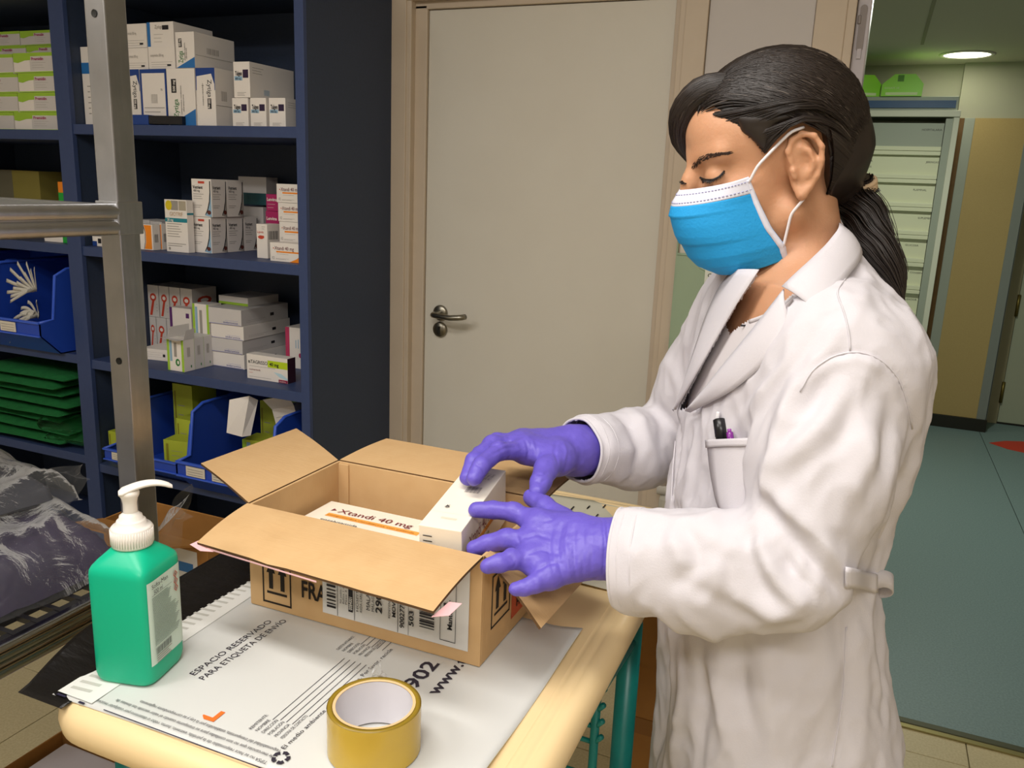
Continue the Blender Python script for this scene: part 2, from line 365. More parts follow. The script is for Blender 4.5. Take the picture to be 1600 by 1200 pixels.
# small wall box low down behind the papers
b = MB(); b.box((-0.505, 2.40, 0.32), (-0.25, 2.452, 0.60), mat('wall_box_plastic', '#b9b5a8', 0.5), 0.012); wbx = b.build('wall_box', label='pale plastic box low on the wall beside the door', cat='wall box')
b = MB(); b.tube([(-0.512, 2.42, 0.62), (-0.25, 2.42, 0.62)], 0.022, mat('wall_box_top', '#d6d2c8', 0.5), 14); b.build('rounded_lid', wbx)
# ================================================================== blue shelving unit
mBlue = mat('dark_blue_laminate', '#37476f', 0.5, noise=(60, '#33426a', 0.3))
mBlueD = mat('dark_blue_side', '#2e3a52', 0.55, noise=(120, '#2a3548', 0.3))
SX = [(-3.28, -2.415), (-2.385, -1.513)]
u = empty('shelving_unit', (-1.5, 2.0, 0), 0, 'tall dark blue shelving unit full of medicine cartons', 'shelving')
def upart(name, lo, hi, m=mBlue, bev=0.0015):
    b = MB(); b.box((lo[0]+1.5, lo[1]-2.0, lo[2]), (hi[0]+1.5, hi[1]-2.0, hi[2]), m, bev); return b.build(name, u)
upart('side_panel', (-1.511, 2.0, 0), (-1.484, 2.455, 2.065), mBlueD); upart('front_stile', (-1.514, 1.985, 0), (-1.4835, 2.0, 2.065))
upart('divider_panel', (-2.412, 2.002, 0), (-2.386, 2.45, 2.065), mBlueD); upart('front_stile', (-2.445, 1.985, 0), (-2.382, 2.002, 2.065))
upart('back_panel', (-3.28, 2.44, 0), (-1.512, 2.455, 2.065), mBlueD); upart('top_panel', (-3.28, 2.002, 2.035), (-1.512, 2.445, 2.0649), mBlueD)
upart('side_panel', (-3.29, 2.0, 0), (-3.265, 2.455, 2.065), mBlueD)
for z in (1.641, 1.257, 0.876, 0.505, 0.12): upart('shelf_board', (-2.385, 1.99, z-0.031), (-1.5145, 2.44, z))
for z in (1.622, 1.257, 0.885, 0.525, 0.12): upart('shelf_board', (-3.264, 1.99, z-0.031), (-2.413, 2.44, z))

# ------------------------------------------------------------------ cartons
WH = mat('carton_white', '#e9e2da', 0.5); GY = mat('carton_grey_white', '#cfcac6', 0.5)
ink = mInk; cN = {}
def col(h, r=0.5):
    return mat('print_'+h, '#'+h, r)
class Face:
    """flat print on one face of a carton; u, v as fractions of the face"""
    def __init__(s, mb, O, U, V, w, h): s.mb = mb; s.O = np.array(O, float); s.U = np.array(U, float); s.V = np.array(V, float); s.w = w; s.h = h; s.N = np.cross(U, V); s.k = 0
    def pt(s, u, v, l=0.0004): return s.O+s.U*(u*s.w)+s.V*(v*s.h)+s.N*l
    def rect(s, a, b, c, d, m): s.poly([(a, b), (c, b), (c, d), (a, d)], m)
    def poly(s, P, m): s.k += 1; s.mb.add([s.pt(p[0], p[1], 0.0003+0.00004*min(s.k, 20)) for p in P], [tuple(range(len(P)))], m)
    def text(s, t, u, v, hh, m, rot=0, w=None, bold=False, sx=1.0):
        r = math.radians(rot); D = s.U*math.cos(r)+s.V*math.sin(r); E = -s.U*math.sin(r)+s.V*math.cos(r)
        run = (w*(s.w*abs(math.cos(r))+s.h*abs(math.sin(r)))) if w else None
        add_text(s.mb, t, s.pt(u, v, 0.0012), D, E, hh, m, run, bold, sx=sx)
    def lines(s, u0, u1, v0, v1, n, m, jag=0.3):
        for i in range(n):
            v = v1+(v0-v1)*i/max(n-1, 1); e = u1-(u1-u0)*jag*((i*37 % 10)/10); s.rect(u0, v-0.006, e, v+0.006, m)
    def barcode(s, a, b, c, d, m, n=9):
        for i in range(n): s.rect(a+(c-a)*i/n, b, a+(c-a)*(i+0.35+0.3*((i*7) % 3)/3)/n, d, m)
def carton(label, group, lo, size, base=WH, design=None, rz=0, name='medicine_box', tilt=0):
    w, dp, h = size
    x0, x1 = lo[0], lo[0]+w
    if lo[1] > 1.9 and not rz:      # keep within its shelf bay
        a, c_ = (-2.3835, -1.516) if (x0+x1)/2 > -2.40 else (-3.26, -2.4145)
        x0, x1 = max(x0, a), min(x1, c_); w = x1-x0
    lo = (x0, lo[1], lo[2]+0.0007)
    o = empty(name, lo, rz, label, 'medicine box', group)
    if tilt: o.rotation_euler[1] = tilt
    b = MB(); b.box((0, 0, 0), (w, dp, h), base, 0.0008); b.build('carton_body', o)
    if design:
        b = MB()
        F = Face(b, (0, 0, 0), (1, 0, 0), (0, 0, 1), w, h); R = Face(b, (w, 0, 0), (0, 1, 0), (0, 0, 1), dp, h); T = Face(b, (0, 0, h), (1, 0, 0), (0, 1, 0), w, dp)
        design(F, R, T)
        if b.f: b.build('print', o, kind='stuff')
    return o
def shelf_carton(label, group, fl, xr, ytop, z0, Y=None, depth=0.1, base=WH, design=None, rz=0, name='medicine_box', side=None, tilt=0):
    if Y is None: Y = onZ(fl[0], fl[1], z0)[1]
    ym = (fl[1]+ytop)/2
    x0 = onY(fl[0], fl[1], Y)[0]; x1 = onY(xr, fl[1], Y)[0]; h = onY(fl[0], ytop, Y)[2]-onY(fl[0], fl[1], Y)[2]
    if side: depth = max(0.02, onX(side, ym, x1)[1]-Y)
    depth = min(depth, 2.435-Y)
    return carton(label, group, (x0, Y, z0), (x1-x0, depth, h), base, design, rz, name, tilt)

bl, db, tl = col('2a6fb0'), col('1c3f86'), col('1d8290'); og, mg, lg, yl, rd = col('f08a1c'), col('a3195b'), col('9dc53a'), col('d9c21f'), col('c8452f')
pu, gr, lb, ltg = col('5a2b6b'), col('2f7d3a'), col('8db0c8'), col('9a948c')
def zyt(up=True, swoosh=True):
    def f(F, R, T):
        if up:
            F.rect(0, 0.62, 1, 1, db); F.poly([(0, 0.04), (0.97, 0), (0.97, 0.72), (0.82, 0.9), (0.05, 0.86)], WH)
            F.text('Zytiga', 0.62, 0.80, 0.016, ink, -90, w=0.30); F.rect(0.58, 0.30, 0.78, 0.48, ink); F.text('500 mg', 0.63, 0.47, 0.008, WH, -90, w=0.16, bold=True)
            F.lines(0.3, 0.42, 0.3, 0.7, 1, ltg); F.text('comprimidos recubiertos', 0.34, 0.74, 0.005, ink, -90, w=0.38)
        else:
            F.poly([(0, 0), (1, 0), (1, 0.30), (0.2, 0.06)], bl); F.text('Zytiga', 0.38, 0.14, 0.018, gr, 90, w=0.33); F.rect(0.16, 0.58, 0.34, 0.82, ink); F.text('500 mg', 0.30, 0.60, 0.009, WH, 90, w=0.2, bold=True)
            F.text('comprimidos recubiertos', 0.52, 0.2, 0.005, ink, 90, w=0.5); F.text('abiraterona', 0.6, 0.25, 0.005, ink, 90, w=0.3)
        R.barcode(0.3, 0.45, 0.6, 0.62, ltg); R.rect(0.02, 0.36, 0.98, 0.37, ltg)
    return f
def zback(F, R, T):
    F.rect(0, 0, 1, 1, db); F.rect(0.07, 0.04, 0.95, 0.93, WH); F.barcode(0.4, 0.4, 0.65, 0.56, ltg); F.lines(0.12, 0.9, 0.1, 0.32, 4, ltg); F.text('75', 0.78, 0.62, 0.006, ink)
def zflat(F, R, T):
    F.text('comprimidos 500 mg', 0.08, 0.55, 0.008, ltg, w=0.5); F.lines(0.1, 0.9, 0.1, 0.3, 3, ltg); F.rect(0.7, 0.12, 0.85, 0.2, ink)
def tas(F, R, T):
    F.text('Talgen', 0.12, 0.62, 0.012, ink, w=0.42, bold=True); F.rect(0.58, 0.55, 0.92, 0.78, col('2c1a3c')); F.rect(0.06, 0.48, 0.55, 0.6, lb); F.text('400 mg', 0.12, 0.5, 0.006, ink, w=0.35)
    F.lines(0.2, 0.75, 0.06, 0.14, 3, ltg); R.lines(0.06, 0.3, 0.7, 0.85, 3, ltg); R.barcode(0.3, 0.12, 0.42, 0.28, lb)
def vot(F, R, T):
    def one(A, full):
        A.poly([(0.95, 0.97), (0.98, 0.0), (0.62, 0.04), (0.8, 0.2), (0.9, 0.5)], lb if full else ltg)
        pts = [(0.64, 0.06), (0.76, 0.2), (0.86, 0.42), (0.90, 0.65), (0.91, 0.95)]; A.poly(pts+[(0.96, 0.95), (0.95, 0.6), (0.90, 0.38), (0.8, 0.17), (0.68, 0.06)], ink)
        A.poly([(0.85+0.1*math.cos(a*0.63), 0.12+0.06*math.sin(a*0.63)) for a in range(10)], col('5d2a20'))
        if full: A.rect(0.34, 0.88, 0.66, 0.94, rd)
        A.text('Votrient', 0.07, 0.74, 0.010, ink, w=0.5, bold=True); A.text('400 mg', 0.1, 0.66, 0.007, ink, w=0.32); A.lines(0.08, 0.6, 0.48, 0.6, 3, ltg); A.lines(0.08, 0.5, 0.25, 0.3, 2, ltg)
    one(F, True); one(R, False)
def gio(F, R, T):
    F.poly([(0.22+0.16*math.cos(a*0.52), 0.89+0.09*math.sin(a*0.52)) for a in range(12)], yl); F.rect(0.30, 0.80, 0.62, 0.98, ltg); F.rect(0.65, 0.80, 0.97, 0.98, col('a89f8c'))
    F.poly([(0.19+0.15*math.cos(a*0.52), 0.89+0.095*math.sin(a*0.52)) for a in range(12)], yl)
    F.text('GIOTRIF', 0.22, 0.69, 0.013, col('bfa07a'), w=0.6); F.rect(0, 0.575, 1, 0.65, tl); F.text('20 mg', 0.1, 0.59, 0.008, WH, w=0.28, bold=True)
    F.lines(0.08, 0.75, 0.3, 0.54, 6, ltg); F.lines(0.08, 0.9, 0.12, 0.16, 2, ltg); F.poly([(0.15+0.05*math.cos(a*0.63), 0.06+0.03*math.sin(a*0.63)) for a in range(10)], ltg); R.rect(0, 0.72, 1, 0.76, tl)
def xtd(F, R, T, big=True):
    F.poly([(0.10, 0.74), (0.145, 0.70), (0.10, 0.66)], rd); F.text('Xtandi 40 mg', 0.15, 0.62, 0.011, col('6e2430'), w=0.62); F.rect(0.2, 0.48, 0.97, 0.56, og); F.lines(0.22, 0.6, 0.36, 0.4, 1, ltg)
    F.text('112', 0.06, 0.12, 0.008, ink, w=0.08); F.lines(0.18, 0.6, 0.12, 0.16, 2, ltg)
    if big: F.poly([(0.62, 0), (1, 0), (1, 0.42), (0.86, 0.2)], og)
def ora(F, R, T):
    F.poly([(0.38, 0.97), (0.93, 0.97), (0.93, 0.03), (0.38, 0.03), (0.5, 0.3), (0.5, 0.7)], og); F.poly([(0.30, 0.97), (0.36, 0.97), (0.48, 0.68), (0.46, 0.3), (0.36, 0.03), (0.32, 0.03), (0.42, 0.3), (0.44, 0.68)], ink)
    R.barcode(0.25, 0.3, 0.75, 0.62, ink, 6)
def lip(F, R, T):
    F.poly([(0.1, 0.62), (0.3, 0.67), (0.7, 0.66), (0.72, 0.6), (0.5, 0.56), (0.25, 0.57)], rd); F.text('Lipvia', 0.08, 0.74, 0.007, rd, w=0.6); F.lines(0.5, 0.8, 0.86, 0.92, 2, ltg); R.barcode(0.1, 0.55, 0.85, 0.8, ink, 10)
def len_(F, R, T):
    F.text('Lenvima', 0.08, 0.6, 0.010, WH, w=0.8, bold=True); F.lines(0.1, 0.7, 0.2, 0.4, 2, WH)
def pre(F, R, T):
    F.poly([(-0.002, 0.82), (1.002, 0.82), (1.002, 1.0), (-0.002, 1.0)], lg); F.poly([(0, 0), (1, 0), (1, 0.07), (0, 0.05)], lg); F.rect(0.36, 0.1, 1, 0.80, GY)
    F.poly([(0, 0.55), (0.1, 0.5), (0.25, 0.62), (0.38, 0.64), (0.38, 0.82), (0, 0.82)], lg); F.text('Premidin', 0.40, 0.62, 0.009, mg, w=0.26, bold=True); F.lines(0.4, 0.7, 0.25, 0.5, 3, ltg)
    R.rect(0, 0.82, 1, 1, lg)
def kis(F, R, T):
    for A in (F, R):
        A.poly([(0.5+0.3*math.cos(a*0.63), 0.62+0.13*math.sin(a*0.63)) for a in range(10)], rd); A.poly([(0.42, 0.55), (0.6, 0.5), (0.35, 0.05), (0.12, 0.05)], rd)
        A.poly([(0.5+0.17*math.cos(a*0.63), 0.62+0.06*math.sin(a*0.63)) for a in range(10)], WH); A.lines(0.75, 0.88, 0.2, 0.4, 3, ltg, 0)
def plainink(F, R, T):
    F.lines(0.1, 0.8, 0.3, 0.7, 3, ltg); F.rect(0.72, 0.35, 0.8, 0.6, ink)
def inl(F, R, T):
    F.rect(0.0, 0, 0.14, 1, lg); F.rect(0.16, 0.3, 0.3, 0.95, lb); F.rect(0.42, 0.45, 0.58, 0.9, ltg); F.rect(0.86, 0, 1, 1, lg)
    F.poly([(0.62+0.14*math.cos(a*0.63), 0.28+0.12*math.sin(a*0.63)) for a in range(10)], gr); F.poly([(0.64+0.06*math.cos(a*0.63), 0.28+0.06*math.sin(a*0.63)) for a in range(10)], WH); R.barcode(0.3, 0.45, 0.6, 0.75, ltg, 6); R.rect(0.6, 0.1, 0.7, 0.18, gr)
def imb(F, R, T):
    F.text('imbruvica', 0.45, 0.10, 0.007, col('5c60a8'), w=0.45); F.rect(0.02, 0.02, 0.98, 0.05, col('8d8fc4')); F.lines(0.5, 0.9, 0.24, 0.28, 1, col('8d8fc4')); R.rect(0.6, 0.35, 0.68, 0.55, ink); R.lines(0.1, 0.5, 0.2, 0.3, 2, ltg)
def tag_(F, R, T):
    F.text('TAGRISSO', 0.10, 0.64, 0.0115, ink, w=0.42); F.text('n', 0.04, 0.64, 0.0115, ink, w=0.05, bold=True); F.rect(0.52, 0.56, 1, 0.84, col('b9d21c')); F.text('40 mg', 0.57, 0.63, 0.011, ink, w=0.22, bold=True)
    F.lines(0.06, 0.7, 0.50, 0.53, 1, ltg); F.text('osimertinib', 0.06, 0.36, 0.006, col('8a4a4a'), w=0.28); F.lines(0.05, 0.15, 0.24, 0.26, 1, rd); F.lines(0.05, 0.6, 0.08, 0.1, 1, ltg)
    F.poly([(0.66, 0.4), (0.85, 0.36), (1, 0.2), (1, 0.12), (0.8, 0.22)], col('bcd9e2')); F.rect(0.78, 0.01, 1.0, 0.13, col('8e1f45')); F.text('AstraZeneca', 0.80, 0.04, 0.004, WH, w=0.16); R.rect(0, 0, 1, 1, col('3a1d2c'))
def ibr(F, R, T):
    F.rect(0, 0, 0.2, 1, col('c03a62')); F.poly([(0.22, 0.05), (0.8, 0.02), (0.85, 0.2), (0.85, 0.85), (0.75, 0.95), (0.3, 0.95)], WH); F.rect(0.86, 0, 1, 1, mg); F.rect(0.5, 0.5, 0.54, 0.7, lb); F.rect(0.62, 0.5, 0.66, 0.72, lb); F.poly([(0.72+0.07*math.cos(a*0.63), 0.33+0.06*math.sin(a*0.63)) for a in range(10)], col('b0325a'))

# shelf A (right bay)
A = 1.641; gA = 'white and blue cartons on the top shelf'; gT = 'small white cartons with dark square on the top shelf'
shelf_carton('upright white carton with vertical lettering, nearest the small stacked cartons', gA, (309, 196), 338.5, 105, A, 2.03, base=WH, design=zyt(True), side=366)
shelf_carton('upright white carton with blue swoosh at its bottom, lettering upside down', gA, (264, 195.5), 307, 106, A, 2.03, depth=0.16, design=zyt(False))
shelf_carton('white carton back with blue border and barcode', gA, (223, 195), 263, 107, A, 2.035, depth=0.16, base=db, design=zback)
shelf_carton('narrow upright blue and white carton just right of the metal post', gA, (197, 195), 222, 107, A, 2.05, depth=0.15, base=WH, design=zyt(True))
shelf_carton('upright white carton with blue band, left of the metal post', gA, (125, 193), 157, 71, A, 2.04, depth=0.14, design=lambda F, R, T: (F.rect(0, 0.66, 1, 0.8, bl), F.lines(0.3, 0.5, 0.15, 0.5, 6, ltg)))
hz = onY(309, 105, 2.03)[2]
Z2 = A+(hz-onY(309, 196, 2.03)[2])+0.002
shelf_carton('white carton with blue corner standing on top of the upright cartons', gA, (276, 106), 305, 50, Z2, 2.035, design=zyt(False), side=366)
shelf_carton('white carton lying flat on the bordered carton', gA, (233, 105), 274, 70, Z2, 2.045, depth=0.15, design=zflat)
shelf_carton('white carton lying flat beside the metal post', gA, (196, 104.6), 232, 71, Z2, 2.05, depth=0.15, design=zflat)
Z3 = Z2+onY(233, 70, 2.045)[2]-onY(233, 105, 2.045)[2]+0.001
shelf_carton('topmost white carton with blue edge, end of the upper row', gA, (231, 69), 272, 30.5, Z3, 2.055, side=332, design=lambda F, R, T: (F.rect(0, 0, 0.12, 1, bl), F.text('Zytiga', 0.3, 0.74, 0.010, ltg, w=0.3), F.rect(0.58, 0.68, 0.82, 0.86, ink), F.lines(0.25, 0.6, 0.2, 0.5, 3, ltg)))
shelf_carton('topmost white carton right beside the metal post', gA, (193, 69), 229.5, 31.5, Z3, 2.06, depth=0.15, design=zflat)
w0 = onY(365, 196.5, 2.03); 
for i, (a, b_, lab) in enumerate([(364, 388.5, 'small white carton, left of the three under one larger carton'), (392, 416.5, 'small white carton, middle of the three under one larger carton'), (421, 446.5, 'small white carton, right of the three beside the blue side panel')]):
    shelf_carton(lab, gT, (a, 196.8+0.4*i), b_, 152, A, 2.03, depth=0.2, design=tas)
ZT = A+onY(364, 152, 2.03)[2]-onY(364, 196.8, 2.03)[2]+0.001
shelf_carton('taller white carton resting on three small ones', gT, (366, 151), 391, 95, ZT, 2.03, side=459, design=tas)
fp = empty('blue_folder', (onY(205, 193, 2.0)[0], 1.995, A), 0.0, 'flat blue and black packet at the shelf edge beside the metal post', 'packet')
b = MB(); b.box((0, 0, 0), (0.075, 0.06, 0.03), db, 0.003); b.build('blue_part', fp)
b = MB(); b.prism([(0.07, 0.002), (0.19, 0.02), (0.19, 0.045), (0.07, 0.06)], (0.004, 0.028), mat('black_plastic', '#17171c', 0.3)); b.build('black_part', fp)

# shelf B (right bay)
B = 1.257; gB = 'cartons on the second shelf'; gV = 'white cartons with dark curved stripe'; gX = 'white and orange cartons beside the blue panel'
shelf_carton('white carton with orange curve at the shelf edge by the metal post', gB, (219, 390), 239.5, 350.5, B, 2.035, side=250, design=ora)
shelf_carton('white carton with barcode side behind the orange curved one', gB, (251, 391), 254, 350.5, B, 2.07, side=264, design=ora)
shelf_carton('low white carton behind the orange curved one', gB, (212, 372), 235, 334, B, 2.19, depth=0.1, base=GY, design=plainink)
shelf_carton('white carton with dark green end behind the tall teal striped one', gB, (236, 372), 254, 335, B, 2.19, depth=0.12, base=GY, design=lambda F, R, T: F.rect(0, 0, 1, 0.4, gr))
shelf_carton('small white and dark blue carton left of the metal post', gB, (145, 381), 162, 366, B, 2.02, depth=0.05, design=lambda F, R, T: (F.rect(0, 0, 0.4, 0.5, db), F.rect(0.5, 0.3, 0.8, 0.8, ink)))
shelf_carton('tall white carton with teal band and yellow disc', gB, (263.5, 393), 294.5, 328, B, 2.046, depth=0.05, design=None and gio, tilt=0) if False else None
shelf_carton('tall white carton with teal band and yellow disc', gB, (261, 394), 295, 313, B, 2.046, side=303, design=gio)
shelf_carton('tall white carton hidden behind the teal banded one', gB, (270, 388), 296, 312, B, 2.10, side=302, base=GY, design=lambda F, R, T: R.rect(0, 0.6, 1, 0.66, tl))
V0 = onZ(302, 393, B); yV = 2.085
def vrow(z, ytop, ybot, xs, labs):
    x0 = onY(xs[0], ybot, yV)[0]; x1 = onY(xs[1], ybot, yV)[0]; h = onY(xs[0], ytop, yV)[2]-onY(xs[0], ybot, yV)[2]; y = yV
    for i in range(len(xs)-2):
        y2 = onX(xs[i+2], (ytop+ybot)/2+3, x1)[1]; carton(labs[i], gV, (x0, y, z), (x1-x0, y2-y-0.001, h), WH, vot); y = y2
    return h
hV = vrow(B, 340.5, 396, (302, 331.5, 356, 382, 404), ['lower front carton with dark curved stripe', 'lower second carton with dark curved stripe', 'lower rear carton with dark curved stripe'])
vrow(B+hV+0.001, 281.5, 340, (301.5, 332, 355, 381), ['upper front carton with dark curved stripe', 'upper rear carton with dark curved stripe'])
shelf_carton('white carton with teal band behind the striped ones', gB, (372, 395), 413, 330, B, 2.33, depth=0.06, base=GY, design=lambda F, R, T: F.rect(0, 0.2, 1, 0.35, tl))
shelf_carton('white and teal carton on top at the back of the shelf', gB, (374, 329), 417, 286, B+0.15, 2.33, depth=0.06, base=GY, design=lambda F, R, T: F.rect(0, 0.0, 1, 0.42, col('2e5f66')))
shelf_carton('slim white carton with red lips mark and barcode', gB, (402, 403), 418.5, 350, B, 2.078, side=438, design=lip)
z = B
for i, (a, yb, yt) in enumerate([(415, 404, 369), (416, 369, 335), (416.5, 335, 309)]):
    h = 0.07 if i < 2 else 0.055
    shelf_carton(['lowest magenta carton behind the lips carton', 'middle magenta carton behind the lips carton', 'topmost magenta carton behind the lips carton'][i], 'magenta cartons', (a, yb), 436, yt, z, 2.16, depth=0.1, base=mg, design=len_); z += onY(a, yt, 2.16)[2]-onY(a, yb, 2.16)[2]+0.0008
shelf_carton('front white carton with orange corner, lowest and nearest', gX, (422.5, 407), 471, 378, B, 2.03, depth=0.06, design=xtd)
z = B
for i, (a, yb, yt) in enumerate([(438, 402, 376), (437, 376, 344), (435, 343, 314), (432.5, 313, 284)]):
    Yx = 2.1; h = onY(a, yt, Yx)[2]-onY(a, yb, Yx)[2]
    shelf_carton(['bottom', 'second', 'third', 'topmost'][i]+' white carton in the stack against the blue panel', gX, (a, yb), 478, yt, z, Yx, depth=0.18, design=lambda F, R, T: xtd(F, R, T, False)); z += h+0.0008

# shelf C (right bay)
Cz = 0.876; gC = 'cartons on the third shelf'; gK = 'white cartons with red loop mark'
x0 = onY(205, 560, 2.25)[0]
for r in range(2):
    for i, (a, b_) in enumerate([(218, 232), (233, 251), (252, 267), (268, 284), (285, 303)]):
        if r == 0 and i == 4: continue
        xa, xb = onY(a, 520, 2.25)[0], onY(b_, 520, 2.25)[0]
        carton(('lower row' if r == 0 else 'upper row')+' white carton with red loop mark, '+['far left', 'second', 'third', 'fourth', 'far right'][i], gK, (xa+(-0.02 if r == 0 and i > 0 else 0), 2.25, Cz+r*0.116), (xb-xa-0.001, 0.12, 0.115), GY, kis)
shelf_carton('flat white carton lying at an angle by the metal post', gC, (222, 562), 263, 545, Cz, 2.09, depth=0.11, design=plainink, rz=0.12)
for i, (sd, lab) in enumerate([(304, 'opened green and white carton at the shelf edge, flap raised'), (319, 'second green and white carton behind the opened one'), (332.5, 'third green and white carton behind the opened one')]):
    x0 = onZ(263, 578, Cz)[0]; x1 = onZ(289, 582, Cz)[0]; ys = [2.01, onX(304, 550, x1)[1], onX(319, 550, x1)[1], onX(332.5, 550, x1)[1]]
    h = onY(263, 529, 2.01)[2]-onY(263, 578, 2.01)[2]
    o = carton(lab, 'green and white cartons', (x0, ys[i], Cz), (x1-x0, ys[i+1]-ys[i]-0.001, h), GY if i else WH, inl)
    if i == 0:
        b = MB(); b.add([(-0.004, -0.025, h+0.006), (x1-x0+0.004, -0.03, h+0.002), (x1-x0+0.002, 0.0, h), (0.0, 0.0, h)], [(0, 1, 2, 3)], GY); b.add([(x1-x0, 0.0, h), (x1-x0, ys[1]-ys[0], h), (x1-x0+0.004, ys[1]-ys[0], h+0.034), (x1-x0+0.003, 0.008, h+0.03)], [(0, 1, 2, 3)], GY)
        b.add([(0, 0.0, h), (0, 0.1, h), (0.0, 0.1, h+0.035), (0, 0.02, h+0.035)], [(0, 1, 2, 3)], GY); solidify(b.build('open_flap', o), 0.0006)
shelf_carton('green striped carton standing behind the opened one', gC, (305, 573), 330, 481, Cz, 2.14, depth=0.06, design=inl)
shelf_carton('white carton with purple edge behind the opened one', gC, (269, 560), 302, 487, Cz, 2.205, depth=0.06, design=lambda F, R, T: (F.rect(0, 0, 0.12, 1, pu), F.rect(0.75, 0.8, 0.9, 0.9, pu)))
z = Cz
for i, (yb, yt, dx) in enumerate([(575, 552, 0), (552, 531, -0.002), (531, 509, 0.001), (509, 484, -0.003)]):
    x0, x1 = onY(332, 575, 2.14)[0]+dx, onY(382, 575, 2.14)[0]+dx; h = onY(332, yt, 2.14)[2]-onY(332, yb, 2.14)[2]
    carton(['bottom', 'second', 'third', 'top'][i]+' carton of the plain white stack on the third shelf', 'plain white stacked cartons', (x0, 2.14-0.004*(i % 2), z), (x1-x0, 0.24, h-0.0008), WH if i % 2 == 0 else GY, imb); z += h
carton('flat greenish carton lying on top of the plain white stack', gC, (onY(336, 484, 2.2)[0], 2.22, z), (0.13, 0.15, 0.028), GY, lambda F, R, T: F.rect(0, 0, 1, 0.3, lg), rz=-0.05)
shelf_carton('white carton with lime green dosage band at the front of the shelf', gC, (386.5, 590), 449.5, 552, Cz, 2.055, side=461.5, design=tag_)
shelf_carton('pink edged white carton at the right end of the third shelf', gC, (447, 566), 478, 503, Cz, 2.25, depth=0.08, design=ibr)

# left bay cartons
gP = 'green edged white cartons in the left bay'; z = 1.622
for r, (yb, yt) in enumerate([(200, 172), (171, 141), (139, 109), (107, 76)]):
    Yp = 2.04; h = onY(25, yt, Yp)[2]-onY(25, yb, Yp)[2]
    xl = [24, 30, 30, 22][r]
    shelf_carton(['lowest', 'second', 'third', 'fourth'][r]+' green edged carton of the nearer stack', gP, (xl, yb), 96+2*(2-r), yt, z, Yp, depth=0.2, base=WH, design=pre)
    shelf_carton(['lowest', 'second', 'third', 'fourth'][r]+' green edged carton of the stack cut by the picture edge', gP, (-48, yb-2), xl-1.5, yt-1, z, Yp+0.01, depth=0.2, base=WH, design=pre)
    z += h+0.0008
for i, (a, b_, yb, yt) in enumerate([(-20, 40, 75, 54), (41, 92, 75, 54), (-20, 30, 52, 29), (31, 88, 52, 29)]):
    Yp = 2.16; zz = z+(0 if i < 2 else onY(20, 54, Yp)[2]-onY(20, 75, Yp)[2]+0.0008)
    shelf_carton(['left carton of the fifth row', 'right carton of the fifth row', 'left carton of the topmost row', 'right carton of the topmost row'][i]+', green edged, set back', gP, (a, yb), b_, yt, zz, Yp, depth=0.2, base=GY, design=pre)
gL = 'mixed cartons on the second shelf of the left bay'
shelf_carton('small orange over green carton at the left divider', gL, (98, 383), 112, 291, 1.257, 2.08, depth=0.1, base=og, design=lambda F, R, T: F.rect(0, 0, 1, 0.82, col('1fa03a')))
shelf_carton('flat white carton with green end on the left bay shelf', gL, (70, 380), 114, 352, 1.257, 2.03, depth=0.05, base=WH, design=lambda F, R, T: F.rect(0.66, 0, 1, 1, col('1fa03a')))
shelf_carton('dull yellow carton at the back of the left bay', gL, (-30, 380), 70, 287, 1.257, 2.25, depth=0.15, base=col('8f8440'), design=lambda F, R, T: F.rect(0.35, 0, 0.6, 1, col('6f6a55')))

# ------------------------------------------------------------------ blue bins
mBin = mat('blue_bin_plastic', '#2347b0', 0.35); mBinE = mat('blue_bin_edge', '#3a5fd0', 0.3)
def bin_(label, x0, x1, yf, yb, z0, h, group='blue open-front storage bins', labels=2):
    o = empty('storage_bin', ((x0+x1)/2, (yf+yb)/2, z0+0.0008), 0, label, 'storage bin', group)
    w = (x1-x0)/2; L = (yb-yf)/2; t = 0.0035
    prof = [(-L+0.07, 0), (L, 0), (L, h), (-L+0.12, h), (-L+0.075, h-0.02), (-L+0.055, h*0.42), (-L, h*0.40), (-L, h*0.24)]
    for s, nm in ((-1, 'side_wall'), (1, 'side_wall')):
        b = MB(); Mx = Matrix(((0, 0, 1, s*w-(t if s > 0 else 0)), (1, 0, 0, 0), (0, 1, 0, 0), (0, 0, 0, 1))); b.prism(prof, (0, t), mBin, Mx); b.build(nm, o)
        b = MB(); P = [(s*(w-0.004), y, z_) for y, z_ in [(L, h), (-L+0.12, h), (-L+0.075, h-0.02), (-L+0.055, h*0.42), (-L, h*0.40)]]; b.tube(P, 0.0055, mBinE, 8); b.build('rim', o)
    b = MB(); b.box((-w, -L+0.07, 0), (w, L, t), mBin); b.box((-w, L-t, 0), (w, L, h), mBin); b.build('base', o)
    b = MB(); b.add([(-w, -L+0.07, 0), (w, -L+0.07, 0), (w, -L, h*0.24), (-w, -L, h*0.24)], [(0, 1, 2, 3)], mBin); b.add([(-w, -L, h*0.24), (w, -L, h*0.24), (w, -L, h*0.40), (-w, -L, h*0.40)], [(0, 1, 2, 3)], mBin)
    f = solidify(b.build('front_lip', o), t, -1)
    b = MB(); b.box((-w, -L-0.006, h*0.385), (w, -L+0.004, h*0.415), mBinE, 0.002); b.box((-w, -L-0.006, h*0.23), (w, -L+0.004, h*0.25), mBinE, 0.002); b.build('label_rail', f)
    for k in range(labels):
        b = MB(); xx = -w*0.75+k*w*0.62; b.box((xx, -L-0.004, h*0.26), (xx+w*0.45, -L-0.0025, h*0.375), mPaper); 
        for q in range(3): b.box((xx+0.006, -L-0.0046, h*(0.28+0.03*q)), (xx+w*0.4, -L-0.004, h*(0.285+0.03*q)), ltg)
        b.build('label_card', f)
    return o
